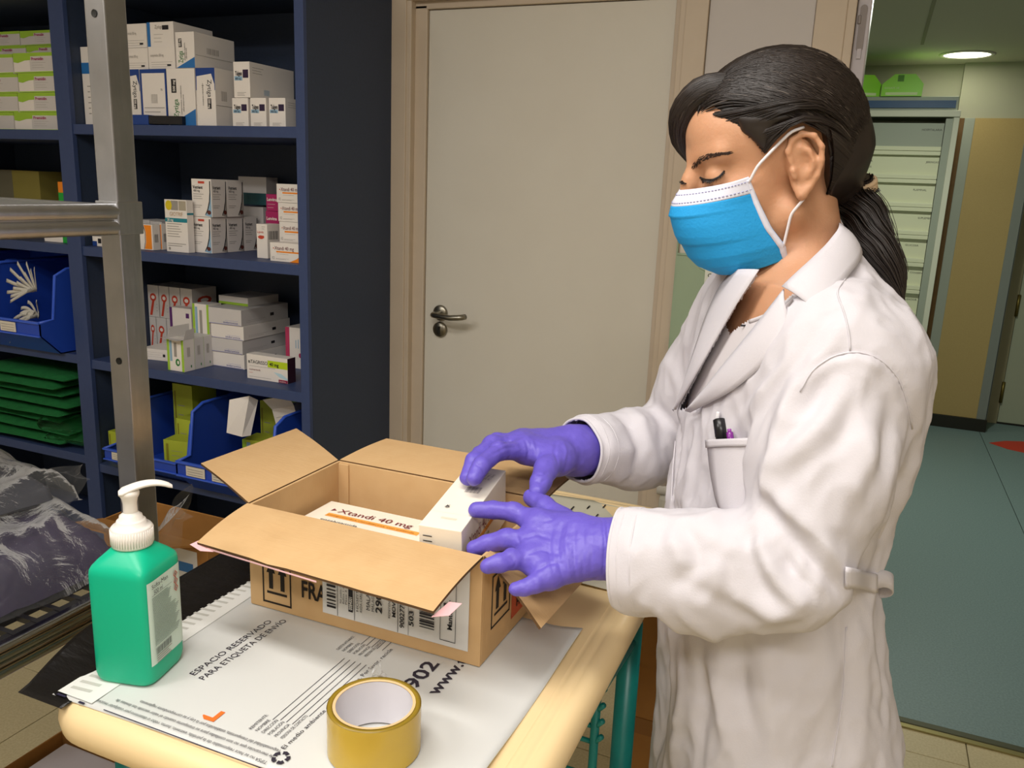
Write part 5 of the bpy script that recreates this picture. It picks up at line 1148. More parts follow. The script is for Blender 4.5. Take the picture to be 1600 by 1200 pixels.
for s in (1, -1):
    f.cone(H(0.004, s*0.052, -0.058), H(0.062, s*0.012, -0.098), 0.018, 0.016, 0.022)
    f.ell(H(0.052, s*0.037, -0.026), (0.028, 0.024, 0.026), HA, 0.02)
    f.cone(H(0.082, s*0.012, 0.026), H(0.070, s*0.046, 0.029), 0.009, 0.009, 0.014)
    f.ell(H(0.094, s*0.031, 0.006), (0.010, 0.016, 0.011), HA, 0.014, 'sub')
    f.ell(H(0.0755, s*0.031, 0.004), (0.0128, 0.0165, 0.0128), HA, 0.006)
    f.cone(H(0.086, s*0.022, -0.006), H(0.080, s*0.042, -0.004), 0.004, 0.004, 0.008)
f.ell(H(0.066, 0, -0.098), (0.022, 0.022, 0.018), HA, 0.018)
f.chain([H(0.086, 0, 0.022), H(0.098, 0, 0.002), H(0.112, 0, -0.026)], [0.009, 0.0085, 0.011], 0.012)
for s in (1, -1): f.cone(H(0.098, s*0.012, -0.03), H(0.092, s*0.017, -0.032), 0.007, 0.006, 0.008)
f.cone(H(0.095, 0.018, -0.062), H(0.095, -0.018, -0.062), 0.007, 0.007, 0.012)
# ears: a shallow dish with raised helix, antihelix, tragus and lobe
for s in (1, -1):
    def Ea(x, z, o=0.0): return H(x-0.006, s*(0.0785+o-0.36*min(x, 0.0)-0.04*z), z-0.002)
    f.chain([Ea(-0.004, 0.018, -0.009), Ea(-0.010, 0.0, -0.009), Ea(-0.004, -0.016, -0.008)], [0.0125, 0.0130, 0.0100], 0.006)
    f.chain([Ea(0.006, 0.012, -0.008), Ea(0.004, -0.02, -0.008)], [0.008, 0.007], 0.006)
    f.ell(Ea(-0.002, 0.002, 0.008), (0.0085, 0.007, 0.0125), HA, 0.004, 'sub')
    f.chain([Ea(0.010, 0.004), Ea(0.012, 0.018), Ea(0.006, 0.029, 0.001), Ea(-0.005, 0.0335, 0.002), Ea(-0.016, 0.029, 0.003), Ea(-0.022, 0.016, 0.003), Ea(-0.021, 0.0, 0.002), Ea(-0.015, -0.015, 0.001), Ea(-0.005, -0.027), Ea(0.003, -0.034, -0.001)], [0.003, 0.0035, 0.0036, 0.0036, 0.0036, 0.0034, 0.0032, 0.0032, 0.0042, 0.0056], 0.003)
    f.chain([Ea(0.000, 0.020, 0.003), Ea(-0.009, 0.014, 0.004), Ea(-0.012, 0.0, 0.004), Ea(-0.006, -0.014, 0.003)], [0.0022, 0.0026, 0.0026, 0.0024], 0.003)
    f.cone(Ea(0.010, -0.004, 0.001), Ea(0.009, -0.012, 0.001), 0.004, 0.0035, 0.004); f.cone(Ea(0.004, -0.033), Ea(0.006, -0.026, -0.003), 0.005, 0.005, 0.006)
BV, BF = f.mesh(); BV = laplace(BV, BF, 2, 0.4); BT = bvh(BV, BF)
person = link('person', np_mesh('person', BV, BF, [mSkin]))
tag(person, 'person in a white coat, blue mask and purple gloves packing a carton', 'person')

# ---- coat
mCoat = mat('white_cotton', '#d0ccd1', 0.9, spec=0.15, bump=(520, 0.10, (1, 1, 1)))
f = Field((-0.46, 0.72, 0.40), (0.24, 1.40, 1.49), 0.0042)
f.loft(TORSO, FT, LT, 0.01, 0.0)
cuffL, cuffR = WL+(EL-WL)*0.12, WR+(ER-WR)*0.12
f.chain([SL+np.array([-0.012, 0.02, 0.0]), (SL+EL)/2, EL+np.array([0, 0, -0.004])], [0.070, 0.066, 0.054], 0.035)
f.cone(EL, onW(1292, 912, 0.90), 0.045, 0.018, 0.03)
f.chain([EL+np.array([0, 0, -0.004]), EL*0.5+cuffL*0.5+np.array([0, 0, -0.008]), cuffL+np.array([0.0, 0.0, -0.004])], [0.056, 0.058, 0.053], 0.02)
f.chain([EL+np.array([-0.01, 0, -0.03]), EL*0.5+cuffL*0.5+np.array([0, 0, -0.040]), cuffL+np.array([0.004, 0, -0.030])], [0.040, 0.044, 0.042], 0.03)
f.chain([SR+np.array([0.0, -0.02, 0.0]), (SR+ER)/2, ER], [0.072, 0.070, 0.064], 0.035)
f.chain([ER, (ER+cuffR)/2+np.array([0, 0, -0.005]), cuffR], [0.062, 0.058, 0.050], 0.02)
# open cuffs
for c, e in ((cuffL, EL), (cuffR, ER)):
    pass
V, F = f.mesh(); V = laplace(V, F, 3, 0.5)
# flat cuff ends: trim what reaches beyond the cuff planes
CT0 = bvh(V, F); N = vnormals(V, F)
# creases and folds, traced as lines on the cloth: (pixel line, half width, height)
FOLDS = [([(1180, 775), (1215, 812), (1255, 852), (1290, 895), (1316, 927)], 0.010, -0.013), ([(1192, 752), (1235, 800), (1280, 850), (1322, 890)], 0.012, 0.009),
         ([(1200, 828), (1222, 872), (1250, 908), (1285, 935)], 0.009, -0.009), ([(1185, 835), (1200, 880), (1230, 925), (1262, 948)], 0.010, 0.007), ([(1165, 828), (1172, 875), (1190, 920), (1225, 960)], 0.009, -0.008),
         ([(1070, 822), (1088, 850), (1090, 885), (1060, 912)], 0.009, -0.007), ([(1045, 838), (1062, 860), (1066, 890)], 0.010, 0.006), ([(1100, 850), (1140, 880), (1150, 920)], 0.012, -0.005), ([(1120, 925), (1190, 955), (1260, 968)], 0.012, 0.006), ([(1040, 905), (1110, 930), (1180, 972)], 0.012, -0.005),
         ([(1330, 590), (1290, 650), (1235, 705), (1195, 738)], 0.014, 0.008), ([(1300, 590), (1262, 650), (1215, 700)], 0.012, -0.006), ([(1355, 590), (1325, 670), (1262, 730), (1205, 770)], 0.014, -0.006), ([(1380, 610), (1370, 690), (1340, 760), (1300, 830)], 0.014, 0.005), ([(1395, 640), (1385, 720), (1350, 800)], 0.012, -0.006), ([(1330, 690), (1290, 760), (1240, 800)], 0.014, -0.005),
         ([(1250, 612), (1268, 578), (1300, 556), (1340, 548), (1378, 562), (1405, 590), (1418, 630), (1425, 670)], 0.004, -0.004), ([(1256, 620), (1275, 588), (1305, 566), (1342, 558), (1374, 572), (1398, 600), (1410, 640)], 0.006, 0.003),
         ([(1306, 470), (1262, 540), (1210, 610), (1170, 670)], 0.010, -0.006), ([(1322, 500), (1282, 560), (1232, 630), (1205, 690)], 0.010, 0.006), ([(1275, 510), (1230, 570), (1180, 625), (1140, 680)], 0.011, 0.005), ([(1235, 545), (1190, 600), (1150, 650)], 0.008, -0.004),
         ([(1420, 690), (1405, 770), (1380, 860)], 0.014, -0.006), ([(1402, 700), (1380, 800), (1350, 880)], 0.014, 0.005), ([(1430, 600), (1436, 680), (1418, 760)], 0.012, 0.004),
         ([(1095, 1000), (1098, 1080), (1092, 1200)], 0.010, -0.008), ([(1060, 1005), (1066, 1090), (1050, 1200)], 0.010, 0.007), ([(1040, 1010), (1040, 1100), (1022, 1200)], 0.009, -0.007), ([(1130, 1000), (1120, 1090), (1150, 1200)], 0.012, 0.006), ([(1160, 1005), (1158, 1080), (1190, 1200)], 0.010, -0.005), ([(1200, 1000), (1195, 1060), (1215, 1160)], 0.014, 0.004), ([(1310, 960), (1322, 1050), (1310, 1200)], 0.012, -0.006), ([(1340, 960), (1352, 1060), (1345, 1200)], 0.012, 0.006), ([(1370, 960), (1382, 1080), (1375, 1200)], 0.010, -0.005), ([(1225, 1195), (1250, 1150), (1300, 1050)], 0.016, 0.004),
         ([(950, 640), (985, 662), (1000, 700), (990, 742)], 0.010, -0.008), ([(965, 632), (1000, 655), (1018, 700)], 0.010, 0.006), ([(1000, 600), (1030, 650), (1040, 700)], 0.012, -0.007), ([(1040, 560), (1062, 610), (1066, 650)], 0.012, 0.005), ([(920, 655), (945, 690), (945, 735)], 0.008, -0.005), ([(1060, 500), (1040, 560), (1000, 610)], 0.012, -0.005), ([(1085, 480), (1060, 540), (1030, 580)], 0.012, 0.004),
         ([(1150, 690), (1140, 760), (1120, 810)], 0.014, -0.004), ([(1085, 680), (1075, 760), (1065, 820)], 0.012, 0.005), ([(1062, 650), (1055, 740), (1050, 815)], 0.008, -0.006)]
dd = np.zeros(len(V))
for line, wd, amp in FOLDS:
    pts = []
    for p in resample(line, 16):
        h_, n_ = cast(CT0, *p)
        if h_ is not None: pts.append(h_)
    if len(pts) < 3: continue
    pts = np.array(pts); pts = resample(pts, 26); m = ((V > pts.min(0)-4*wd) & (V < pts.max(0)+4*wd)).all(1); I = np.where(m)[0]
    D = np.linalg.norm(V[I][:, None]-pts[None], axis=2); j = D.argmin(1); dm = D.min(1); fade = np.sin(np.pi*np.clip((j+1.5)/28, 0, 1))**0.7
    dd[I] += amp*fade*np.exp(-(dm/wd)**2)
def vnoise(V, s, o): return np.array([mnoise.noise(Vector((v[0]*s+o, v[1]*s, v[2]*s))) for v in V])
nz = (0.25-np.abs(vnoise(V*np.array([1.0, 1.0, 0.5]), 17.0, 3.0)))*0.011+(0.2-np.abs(vnoise(V*np.array([1.0, 1.0, 0.6]), 38.0, 9.0)))*0.0045
V = V+N*(dd+nz)[:, None]; V = laplace(V, F, 1, 0.4)
# the V opening at the neck
VOPEN = [(1318, 356), (1303, 392), (1274, 432), (1242, 466), (1206, 514), (1158, 568), (1090, 640), (1060, 640), (1083, 596), (1118, 532), (1151, 475), (1172, 446), (1182, 428), (1150, 420), (1165, 380), (1290, 330)]
fc = V[F].mean(1); fn = vnormals(V, F)[F].mean(1); view = fc-CAM; facing = (fn*view).sum(1) < 0
topcut = fc[:, 2] > 1.462
beyond = np.zeros(len(V), bool)
for c_, e_ in ((cuffL, EL), (cuffR, ER)):
    ax = (c_-e_)/np.linalg.norm(c_-e_); dist = (V-(c_+ax*0.022)) @ ax; nearc = np.linalg.norm(V-c_, axis=1) < 0.12; m = (dist > 0) & nearc; beyond |= m; V[m] -= ax*dist[m][:, None]
cutf = beyond[F].all(1)
keep = ~(cutf | (in_poly(project(fc), VOPEN) & facing & (fc[:, 2] > 1.0)) | topcut)
F2 = F[keep]; us = np.unique(F2); mp = np.full(len(V), -1); mp[us] = np.arange(len(us)); CV, CF = V[us], mp[F2]
coat = link('lab_coat', np_mesh('lab_coat', CV, CF, [mCoat]), person); solidify(coat, 0.0014, -1); CT = bvh(CV, CF)
# chest surface without the arms, for lapels and pocket
def torso_grid(off, z0, z1, nz_=60, nt=96, p=2.3):
    T = np.array(TORSO); P = []
    for z in np.linspace(z0, z1, nz_):
        cx, cy, a, b = (np.interp(z, T[:, 0], T[:, i]) for i in (1, 2, 3, 4)); a -= off; b -= off; row = []
        for k in range(nt):
            t = 2*math.pi*k/nt; u, v = a*math.copysign(abs(math.cos(t))**(2/p), math.cos(t)), b*math.copysign(abs(math.sin(t))**(2/p), math.sin(t)); row.append(np.array([cx, cy, z])+FT*u+LT*v)
        P.append(row)
    V = np.array(P).reshape(-1, 3); F = np.array([(i*nt+j, i*nt+(j+1) % nt, (i+1)*nt+(j+1) % nt, (i+1)*nt+j) for i in range(nz_-1) for j in range(nt)]); return V, F
tV, tF = torso_grid(0.0, 0.9, 1.47, 80, 160); TT = bvh(tV, tF)
# shirt under the coat
sV, sF = torso_grid(0.007, 1.0, 1.425, 170, 420); fc = sV[sF].mean(1); fn = vnormals(sV, sF)[sF].mean(1)
SKINZONE = [(1140, 522), (1165, 503), (1183, 497), (1206, 487), (1238, 461), (1330, 395), (1330, 320), (1100, 320), (1120, 470)]
kp = ~(in_poly(project(fc), SKINZONE) & ((fn*(fc-CAM)).sum(1)*np.sign((fn*(fc-np.array([-0.08, 1.09, 1.3]))).sum(1)) < 0)); kp &= ~((fc[:, 2] > 1.40))
mShirt = mat('white_shirt', '#d2ccce', 0.8); us = np.unique(sF[kp]); mp = np.full(len(sV), -1); mp[us] = np.arange(len(us))
sh = link('shirt', np_mesh('shirt', sV[us], mp[sF[kp]], [mShirt]), person)
sT = bvh(sV[us], mp[sF[kp]])
def patch(name, e0, e1, tree, off, m, n=18, k=7, parent=coat, th=0.0012, lift=None, puff=0.0):
    """cloth strip between two traced edges, laid on a surface with some lift"""
    A, B = smooth_line(e0, n, 1), smooth_line(e1, n, 1); G = []; last = None
    for i in range(n):
        row = []
        for j in range(k):
            t = j/(k-1); h_, n_ = cast(tree, *(A[i]*(1-t)+B[i]*t))
            if h_ is None or (last is not None and j > 0 and np.linalg.norm(h_-last[0]) > 0.05):
                wl = ((last[0]-CAM) @ FW) if last is not None else 1.045; q_ = A[i]*(1-t)+B[i]*t; h_, n_ = onW(q_[0], q_[1], wl), (last[1] if last is not None else -FW)
            if n_ @ (h_-CAM) > 0: n_ = -n_
            last = (h_, n_); e = off+(lift(t) if lift else 0)+puff*math.sin(math.pi*t)
            row.append(h_+n_*e)
        G.append(row)
    G = np.array(G)
    for _ in range(2): G[1:-1] = 0.25*G[:-2]+0.5*G[1:-1]+0.25*G[2:]
    b = MB(); b.grid([[tuple(p) for p in r] for r in G], m, True); o = b.build(name, parent); solidify(o, th, 0); return o, G
def seam(line, tree=None, r=0.0009, n=24, name='seam', m=mCoat, off=0.0006, parent=None):
    P = []; runs = []
    for p in smooth_line(line, n, 2):
        h_, n_ = cast(tree or CT, *p)
        if h_ is None: continue
        q = h_+(n_ if n_ @ (h_-CAM) < 0 else -n_)*off
        if P and np.linalg.norm(q-P[-1]) > 0.03: runs.append(P); P = []
        P.append(q)
    runs.append(P); P = max(runs, key=len)
    if len(P) > 2: b = MB(); b.tube(P, r, m, 6); return b.build(name, parent or coat)
patch('collar', [(1303, 350), (1293, 385), (1264, 424), (1231, 459)], [(1340, 386), (1341, 414), (1310, 455), (1274, 492)], TT, 0.007, mCoat, lift=lambda t: 0.008*(1-t), puff=0.004)
patch('lapel', [(1231, 459), (1196, 506), (1150, 562), (1110, 612), (1084, 642)], [(1236, 498), (1232, 524), (1206, 566), (1152, 612), (1086, 645)], TT, 0.006, mCoat, lift=lambda t: 0.004*(1-t), puff=0.004)
patch('lapel', [(1192, 426), (1180, 446), (1159, 477), (1126, 534), (1090, 597), (1065, 641)], [(1150, 424), (1130, 445), (1106, 500), (1088, 556), (1072, 605), (1058, 644)], TT, 0.005, mCoat, lift=lambda t: 0.002*(1-t), puff=0.003)
pk, PG = patch('chest_pocket', [(1116, 690), (1121, 740), (1130, 788), (1142, 808)], [(1217, 680), (1206, 735), (1190, 785), (1172, 812)], TT, 0.010, mCoat, puff=0.007)
patch('pocket_hem', [(1116, 688), (1117, 700)], [(1217, 679), (1215, 691)], TT, 0.0120, mCoat, n=4, k=14, puff=0.007)
def cuff_ring(c, e, back, r, name):
    ax = (c-e)/np.linalg.norm(c-e); u_ = np.cross(ax, (0, 0, 1.0)); u_ /= np.linalg.norm(u_); w_ = np.cross(ax, u_); o = c-ax*back; P = []
    for t in np.linspace(0, 2*math.pi, 49)[:-1]:
        d_ = Vector(u_*math.cos(t)+w_*math.sin(t)); best = None; st_ = Vector(o); tot = 0.0
        for _ in range(4):
            h = CT.ray_cast(st_, d_, 0.11-tot)
            if h[0] is None: break
            best = h[0]; tot = (best-Vector(o)).length+0.0008; st_ = Vector(o)+d_*tot
        if best is not None: P.append(np.array(best))
    if len(P) > 20:
        P = np.array(P)
        for _ in range(3): P = 0.25*np.roll(P, 1, 0)+0.5*P+0.25*np.roll(P, -1, 0)
        b = MB(); b.tube(list(P)+[P[0], P[1]], r, mCoat, 8, cap=False); b.build(name, coat)
for c_, e_ in ((cuffL, EL), (cuffR, ER)):
    cuff_ring(c_, e_, -0.0205, 0.0022, 'cuff_hem'); cuff_ring(c_, e_, -0.010, 0.0012, 'cuff_stitch'); cuff_ring(c_, e_, 0.006, 0.0013, 'cuff_stitch')
seam([(1164, 500), (1182, 494), (1204, 484), (1236, 458)], TT, 0.0030, 20, 'neckline', mShirt, -0.0075, sh)
seam([(1341, 400), (1330, 425), (1306, 455), (1320, 490), (1328, 530), (1328, 548)]); seam([(1250, 612), (1268, 578), (1300, 556), (1340, 548), (1378, 562), (1405, 590), (1418, 630), (1425, 670)])
seam([(1322, 980), (1318, 1080), (1300, 1198)]); seam([(1060, 645), (1052, 730), (1048, 815)], TT)
# back half belt with a hanging loop
hb_, HG = patch('half_belt', [(1318, 884), (1345, 890), (1366, 895)], [(1318, 914), (1345, 919), (1366, 923)], CT, 0.004, mCoat, n=10, k=5, th=0.003)
wl = (HG[-1][2]-CAM) @ FW; b = MB(); G = []
for q in smooth_line([(1364, 909, 0), (1380, 903, 0.01), (1394, 908, 0.02), (1397, 915, 0.03), (1388, 921, 0.045), (1368, 922, 0.06)], 14, 1): p = onW(q[0], q[1], wl+q[2]); G.append([p+UP*0.010, p, p-UP*0.010])
b.grid([[tuple(q) for q in r] for r in G], mCoat, True); solidify(b.build('belt_loop', coat), 0.002, 0)
h_, n_ = cast(sT, 1164, 509)
if h_ is not None: b = MB(); b.tube([h_+n_*0.001+RT*-0.004, h_+n_*0.001+RT*0.004], 0.0012, mInk, 6); b.build('shirt_button', sh)
# pens in the pocket
c0 = TT and cast(TT, 1137, 712)[0]; nrm = cast(TT, 1137, 712)[1]
def pen(px_top, px_bot, r, m, name, label, tipm=None):
    a, na = cast(TT, *px_top); c_, nc = cast(TT, *px_bot); o = empty(name, a, 0, label, 'pen', 'pens in the chest pocket'); d = c_-a
    b = MB(); q = na*0.0035; b.tube([q-d*0.02, q, q+d*0.35, q+d*0.36, q+d], [r*0.75, r, r, r*0.93, r*0.93], m, 16); b.build('barrel', o); return o, q, d, na
o, q, d, na = pen((1128, 656), (1138, 730), 0.0075, mat('black_pen', '#19181b', 0.3), 'marker_pen', 'thick black marker in the coat chest pocket')
b = MB(); s_ = na*0.0088; b.box((-0.002, -0.002, -0.006), (0.002, 0.002, 0.006), mat('pen_clip_white', '#e8e6ea', 0.3), 0.001, Matrix.Translation(Vector(q-d*0.06+s_*0.2))); b.build('clip_tip', o)
o, q, d, na = pen((1144, 676), (1152, 735), 0.0040, mat('purple_pen', '#7a2a86', 0.25), 'ballpoint_pen', 'slim purple pen beside the black marker')
b = MB(); b.tube([q-d*0.10, q], 0.0024, mat('purple_pen_tip', '#94449e', 0.25), 10); b.build('push_button', o)
# trousers and shoes below the coat
mTr = mat('white_trousers', '#cfcacb', 0.85); mShoe = mat('white_clog', '#c9c7c5', 0.5)
for s in (1, -1):
    hip = np.array([-0.05, 1.09, 0.80])+LT*0.09*s; kn = np.array([-0.03, 1.09, 0.46])+LT*0.09*s; an = np.array([0.0, 1.09, 0.09])+LT*0.09*s
    b = MB(); b.tube([hip, (hip+kn)/2, kn, (kn+an)/2, an], [0.092, 0.083, 0.068, 0.064, 0.058], mTr, 24); b.build('trouser_leg', person)
    b = MB(); G = []
    for k in range(12):
        t = k/11; c_ = an-np.array([0, 0, 0.09])-FT*0.07+FT*0.25*t; wv = 0.046*math.sin(math.pi*(0.12+0.8*t))**0.5*(0.85+0.25*t); hh = 0.085*(1-0.55*t) if t > 0.25 else 0.085
        G.append([c_+LT*wv*math.cos(a_)+np.array([0, 0, max(0, 0.001+hh*0.5+hh*0.5*math.sin(a_))]) for a_ in np.linspace(0, 2*math.pi, 20, endpoint=False)])
    b.grid([[tuple(p) for p in r] for r in G], mShoe, True, closed_v=True); b.add(G[0], [tuple(range(20))[::-1]], mShoe); b.add(G[-1], [tuple(range(20))], mShoe); b.build('shoe', person)
# ---- gloved hands
mGlove = mat('purple_nitrile', '#6b5cc4', 0.42, spec=0.45, noise=(30, '#6456bb', 0.4), bump=(70, 0.35, (1, 1, 1)))
def hand(name, wrist, elbow, MC, fingers, thumb, lines, rs=1.0, cuff=0.05, rw=0.027):
    P = {k: [onW(*q) for q in v] for k, v in fingers.items()}; T_ = [onW(*q) for q in thumb]; W_ = np.array(wrist)
    allp = np.array([p for v in P.values() for p in v]+T_+[W_]); ax = (np.array(elbow)-W_); ax /= np.linalg.norm(ax)
    lo, hi = allp.min(0)-0.05, allp.max(0)+0.05; e = W_+ax*(cuff+0.03); lo = np.minimum(lo, e-0.05); hi = np.maximum(hi, e+0.05)
    f = Field(lo, hi, 0.0017); prev = None
    for nm, pts in P.items():
        r0 = {'index': 0.0098, 'middle': 0.0102, 'ring': 0.0096, 'pinky': 0.0084}[nm]*rs
        f.chain(pts, [r0*1.12, r0*1.02, r0*0.97, r0*0.86], 0.004)
        f.cone(pts[1], pts[1]+(pts[1]-pts[0])*0.02, r0*1.07, r0*1.07, 0.004)
    f2 = Field(lo, hi, 0.0017)
    for nm, pts in P.items(): f2.cone(W_*0.93+pts[0]*0.07, pts[0], 0.0195*rs, 0.0118*rs, 0.022)
    ks = [p[0] for p in P.values()]
    for i in range(3): f2.cone(ks[i], ks[i+1], 0.0115*rs, 0.0115*rs, 0.012)
    f2.cone(W_, T_[0], 0.019*rs, 0.0165*rs, 0.02); f2.cone(T_[0], T_[1], 0.0165*rs, 0.0125*rs, 0.016)
    f2.cone(T_[0], ks[0], 0.012*rs, 0.0105*rs, 0.02)
    f2.cone(W_, W_+ax*cuff, rw*1.0, rw*1.08, 0.02); f2.cone(W_+ax*(cuff-0.006), W_+ax*cuff, rw*1.13, rw*1.15, 0.004)
    f.chain(T_[1:], [0.0125*rs, 0.0112*rs, 0.0092*rs][:len(T_)-1], 0.004)
    sl = tuple(slice(0, n) for n in f.n); f.comb(sl, f2.d, 0.007, 'add')
    c_ = W_+ax*(cuff+0.0005); f.cone(c_+ax*0.012, c_+ax*0.06, rw*1.05, rw*1.8, 0.002, 'sub')
    V, F = f.mesh(); V = laplace(V, F, 2, 0.5); N = vnormals(V, F); tr = bvh(V, F); dd = np.zeros(len(V))
    for line, wd, amp in lines:
        pts = [cast(tr, *p)[0] for p in resample(line, 12)]; pts = [p for p in pts if p is not None]
        if len(pts) < 3: continue
        pts = resample(np.array(pts), 30); D = np.linalg.norm(V[:, None]-pts[None], axis=2); dd += amp*np.exp(-(D.min(1)/wd)**2)*np.sin(np.pi*np.clip((D.argmin(1)+2)/33, 0, 1))**0.5
    dd += vnoise(V, 120, 1.0)*0.0006+vnoise(V, 50, 5.0)*0.0010
    V = laplace(V+N*dd[:, None], F, 1, 0.3)
    return link(name, np_mesh(name, V, F, [mGlove]), person), V, F
gl = hand('glove', WL, EL, None,
  {'index': [(842, 818, 1.005), (803, 800, 1.022), (771, 796, 1.03), (744, 797, 1.03)], 'middle': [(832, 848, 0.985), (793, 842, 0.992), (763, 850, 1.0), (741, 857, 1.003)],
   'ring': [(836, 876, 0.965), (802, 873, 0.957), (781, 880, 0.950), (763, 884, 0.948)], 'pinky': [(857, 901, 0.945), (838, 911, 0.935), (820, 918, 0.932), (806, 920, 0.931)]},
  [(912, 838, 0.985), (880, 813, 1.02), (852, 792, 1.045), (830, 777, 1.072)],
  [([(878, 820), (872, 850), (874, 885), (884, 915)], 0.0022, -0.0016), ([(888, 818), (884, 850), (888, 890), (894, 912)], 0.0022, 0.0014), ([(862, 828), (858, 860), (864, 892)], 0.002, -0.0012), ([(898, 820), (897, 860), (900, 905)], 0.002, -0.0012), ([(912, 820), (912, 860), (910, 900)], 0.002, -0.0009), ([(942, 812), (946, 850), (943, 895)], 0.002, -0.0022), ([(948, 812), (952, 850), (949, 895)], 0.002, 0.0014), ([(925, 815), (926, 860), (922, 900)], 0.002, -0.0008),
   ([(806, 835), (812, 850), (806, 856)], 0.0018, -0.0013), ([(798, 868), (806, 880), (802, 888)], 0.0018, -0.0013), ([(812, 842), (840, 835), (860, 842)], 0.0022, -0.0012), ([(820, 868), (845, 858), (870, 865)], 0.0022, -0.0012), ([(835, 895), (858, 880), (880, 880)], 0.0022, -0.0012), ([(955, 830), (970, 850), (978, 880)], 0.003, -0.0018), ([(960, 870), (972, 885), (975, 895)], 0.003, 0.0016), ([(872, 800), (862, 812), (850, 815)], 0.002, -0.0014)], rs=1.15)
gr_ = hand('glove', WR, ER, None,
  {'index': [(822, 704, 1.155), (779, 705, 1.12), (752, 727, 1.082), (741, 747, 1.068)], 'middle': [(815, 694, 1.175), (770, 695, 1.155), (741, 720, 1.115), (731, 746, 1.095)],
   'ring': [(816, 690, 1.195), (777, 690, 1.19), (750, 710, 1.165), (738, 733, 1.145)], 'pinky': [(826, 692, 1.215), (792, 695, 1.22), (768, 712, 1.20), (757, 730, 1.185)]},
  [(872, 716, 1.15), (853, 733, 1.11), (845, 753, 1.085), (840, 768, 1.07)],
  [([(822, 690), (826, 705), (822, 722)], 0.002, -0.002), ([(832, 688), (836, 706), (834, 722)], 0.002, 0.0014), ([(870, 690), (866, 705), (872, 725)], 0.0022, -0.0015), ([(760, 700), (790, 692), (812, 690)], 0.0018, -0.0014), ([(765, 712), (790, 700), (812, 698)], 0.002, -0.0012), ([(840, 740), (848, 742), (856, 738)], 0.0016, -0.0014), ([(838, 752), (846, 754), (852, 750)], 0.0016, -0.0012), ([(880, 690), (885, 705), (882, 722)], 0.0025, 0.0012), ([(740, 722), (752, 730), (758, 742)], 0.0016, -0.001)], rs=1.22, cuff=0.022, rw=0.031)

# ---- face mask
mMask = mat('blue_mask_cloth', '#1f9de0', 0.7, bump=(300, 0.15, (1, 1, 1))); mMaskW = mat('white_mask_edge', '#dfe0ee', 0.6); mStitch = mat('mask_stitch', '#9a9bc0', 0.6)
def mask_pt(u, v):
    """u -1..1 from her right to left, v 0..1 from nose to chin"""
    xc = np.interp(v, [0, 0.12, 0.3, 0.5, 0.75, 0.9, 1.0], [0.112, 0.122, 0.128, 0.124, 0.113, 0.100, 0.086]); z = np.interp(v, [0, 0.3, 0.6, 0.85, 1.0], [-0.006, -0.036, -0.072, -0.102, -0.117])
    yw = np.interp(v, [0, 0.25, 0.5, 0.75, 1.0], [0.0645, 0.0635, 0.0655, 0.066, 0.062]); xs = np.interp(v, [0, 0.3, 0.55, 0.8, 1.0], [0.049, 0.040, 0.030, 0.018, 0.016]); zs = np.interp(v, [0, 0.5, 1], [0.004, -0.004, 0.010])
    p = np.interp(v, [0, 0.15, 0.4, 1], [1.15, 1.5, 1.9, 2.0]); a = abs(u)
    x = xc-(xc-xs)*a**p; y = yw*math.copysign(math.sin(min(a, 1)*math.pi/2)**0.92, u) if u else 0.0
    pleat = 0.0022*(((v*3.4) % 1.0)) if 0.15 < v < 0.95 else 0
    return H(x+pleat*(1-a**4)+0.001, y, z+zs*a**2)
nu, nv = 48, 60
Gm = [[mask_pt(2*i/nu-1, j/nv) for i in range(nu+1)] for j in range(nv+1)]
b = MB(); Gl = [[tuple(p) for p in r] for r in Gm]
b.grid(Gl[10:], mMask, True); mk = b.build('face_mask', person); solidify(mk, 0.0012, 0)
b = MB(); b.grid(Gl[:11], mMaskW, True); solidify(b.build('nose_strip', mk), 0.0016, 0)
b = MB()
for jj in (3, 8):
    for i in range(0, nu, 1):
        p0 = Gm[jj][i]; p1 = Gm[jj][i+1]; m_ = (p1-p0)*0.55; n_ = (p0-H(0.02, 0, p0[2]*0-0.04)); n_ /= np.linalg.norm(n_); b.tube([p0+n_*0.0012, p0+m_+n_*0.0012], 0.0006, mStitch, 5)
b.build('stitching', mk, kind='stuff')
for sgn, ii in ((1, slice(nu-1, nu+1)), (-1, slice(0, 2))):
    b = MB(); rows = [r[ii] for r in Gl[2:]]; rows = [[tuple(np.array(p)+(np.array(p)-H(0.0, 0, -0.04))*0.012) for p in r] for r in rows]; b.grid(rows, mMaskW, True); solidify(b.build('side_binding', mk), 0.0012, 0)
mLoop = mat('ear_loop', '#e4dfe2', 0.7)
for s in (1, -1):
    top = mask_pt(s*0.97, 0.06); bot = mask_pt(s*0.985, 0.80); e = lambda x, z, o: H(x, s*(0.079+o), z)
    for nm, P in (('ear_loop', [top, H(0.040, s*0.0705, 0.008), H(0.016, s*0.0765, 0.026), e(0.002, 0.037, 0.005), e(-0.014, 0.038, 0.002)]), ('ear_loop', [bot, H(0.010, s*0.072, -0.055), e(-0.004, -0.040, 0.001), e(-0.014, -0.030, 0.002)])):
        b = MB(); P = smooth_line(P, 18, 1); b.tube(P, 0.0017, mLoop, 8); b.build(nm, mk)

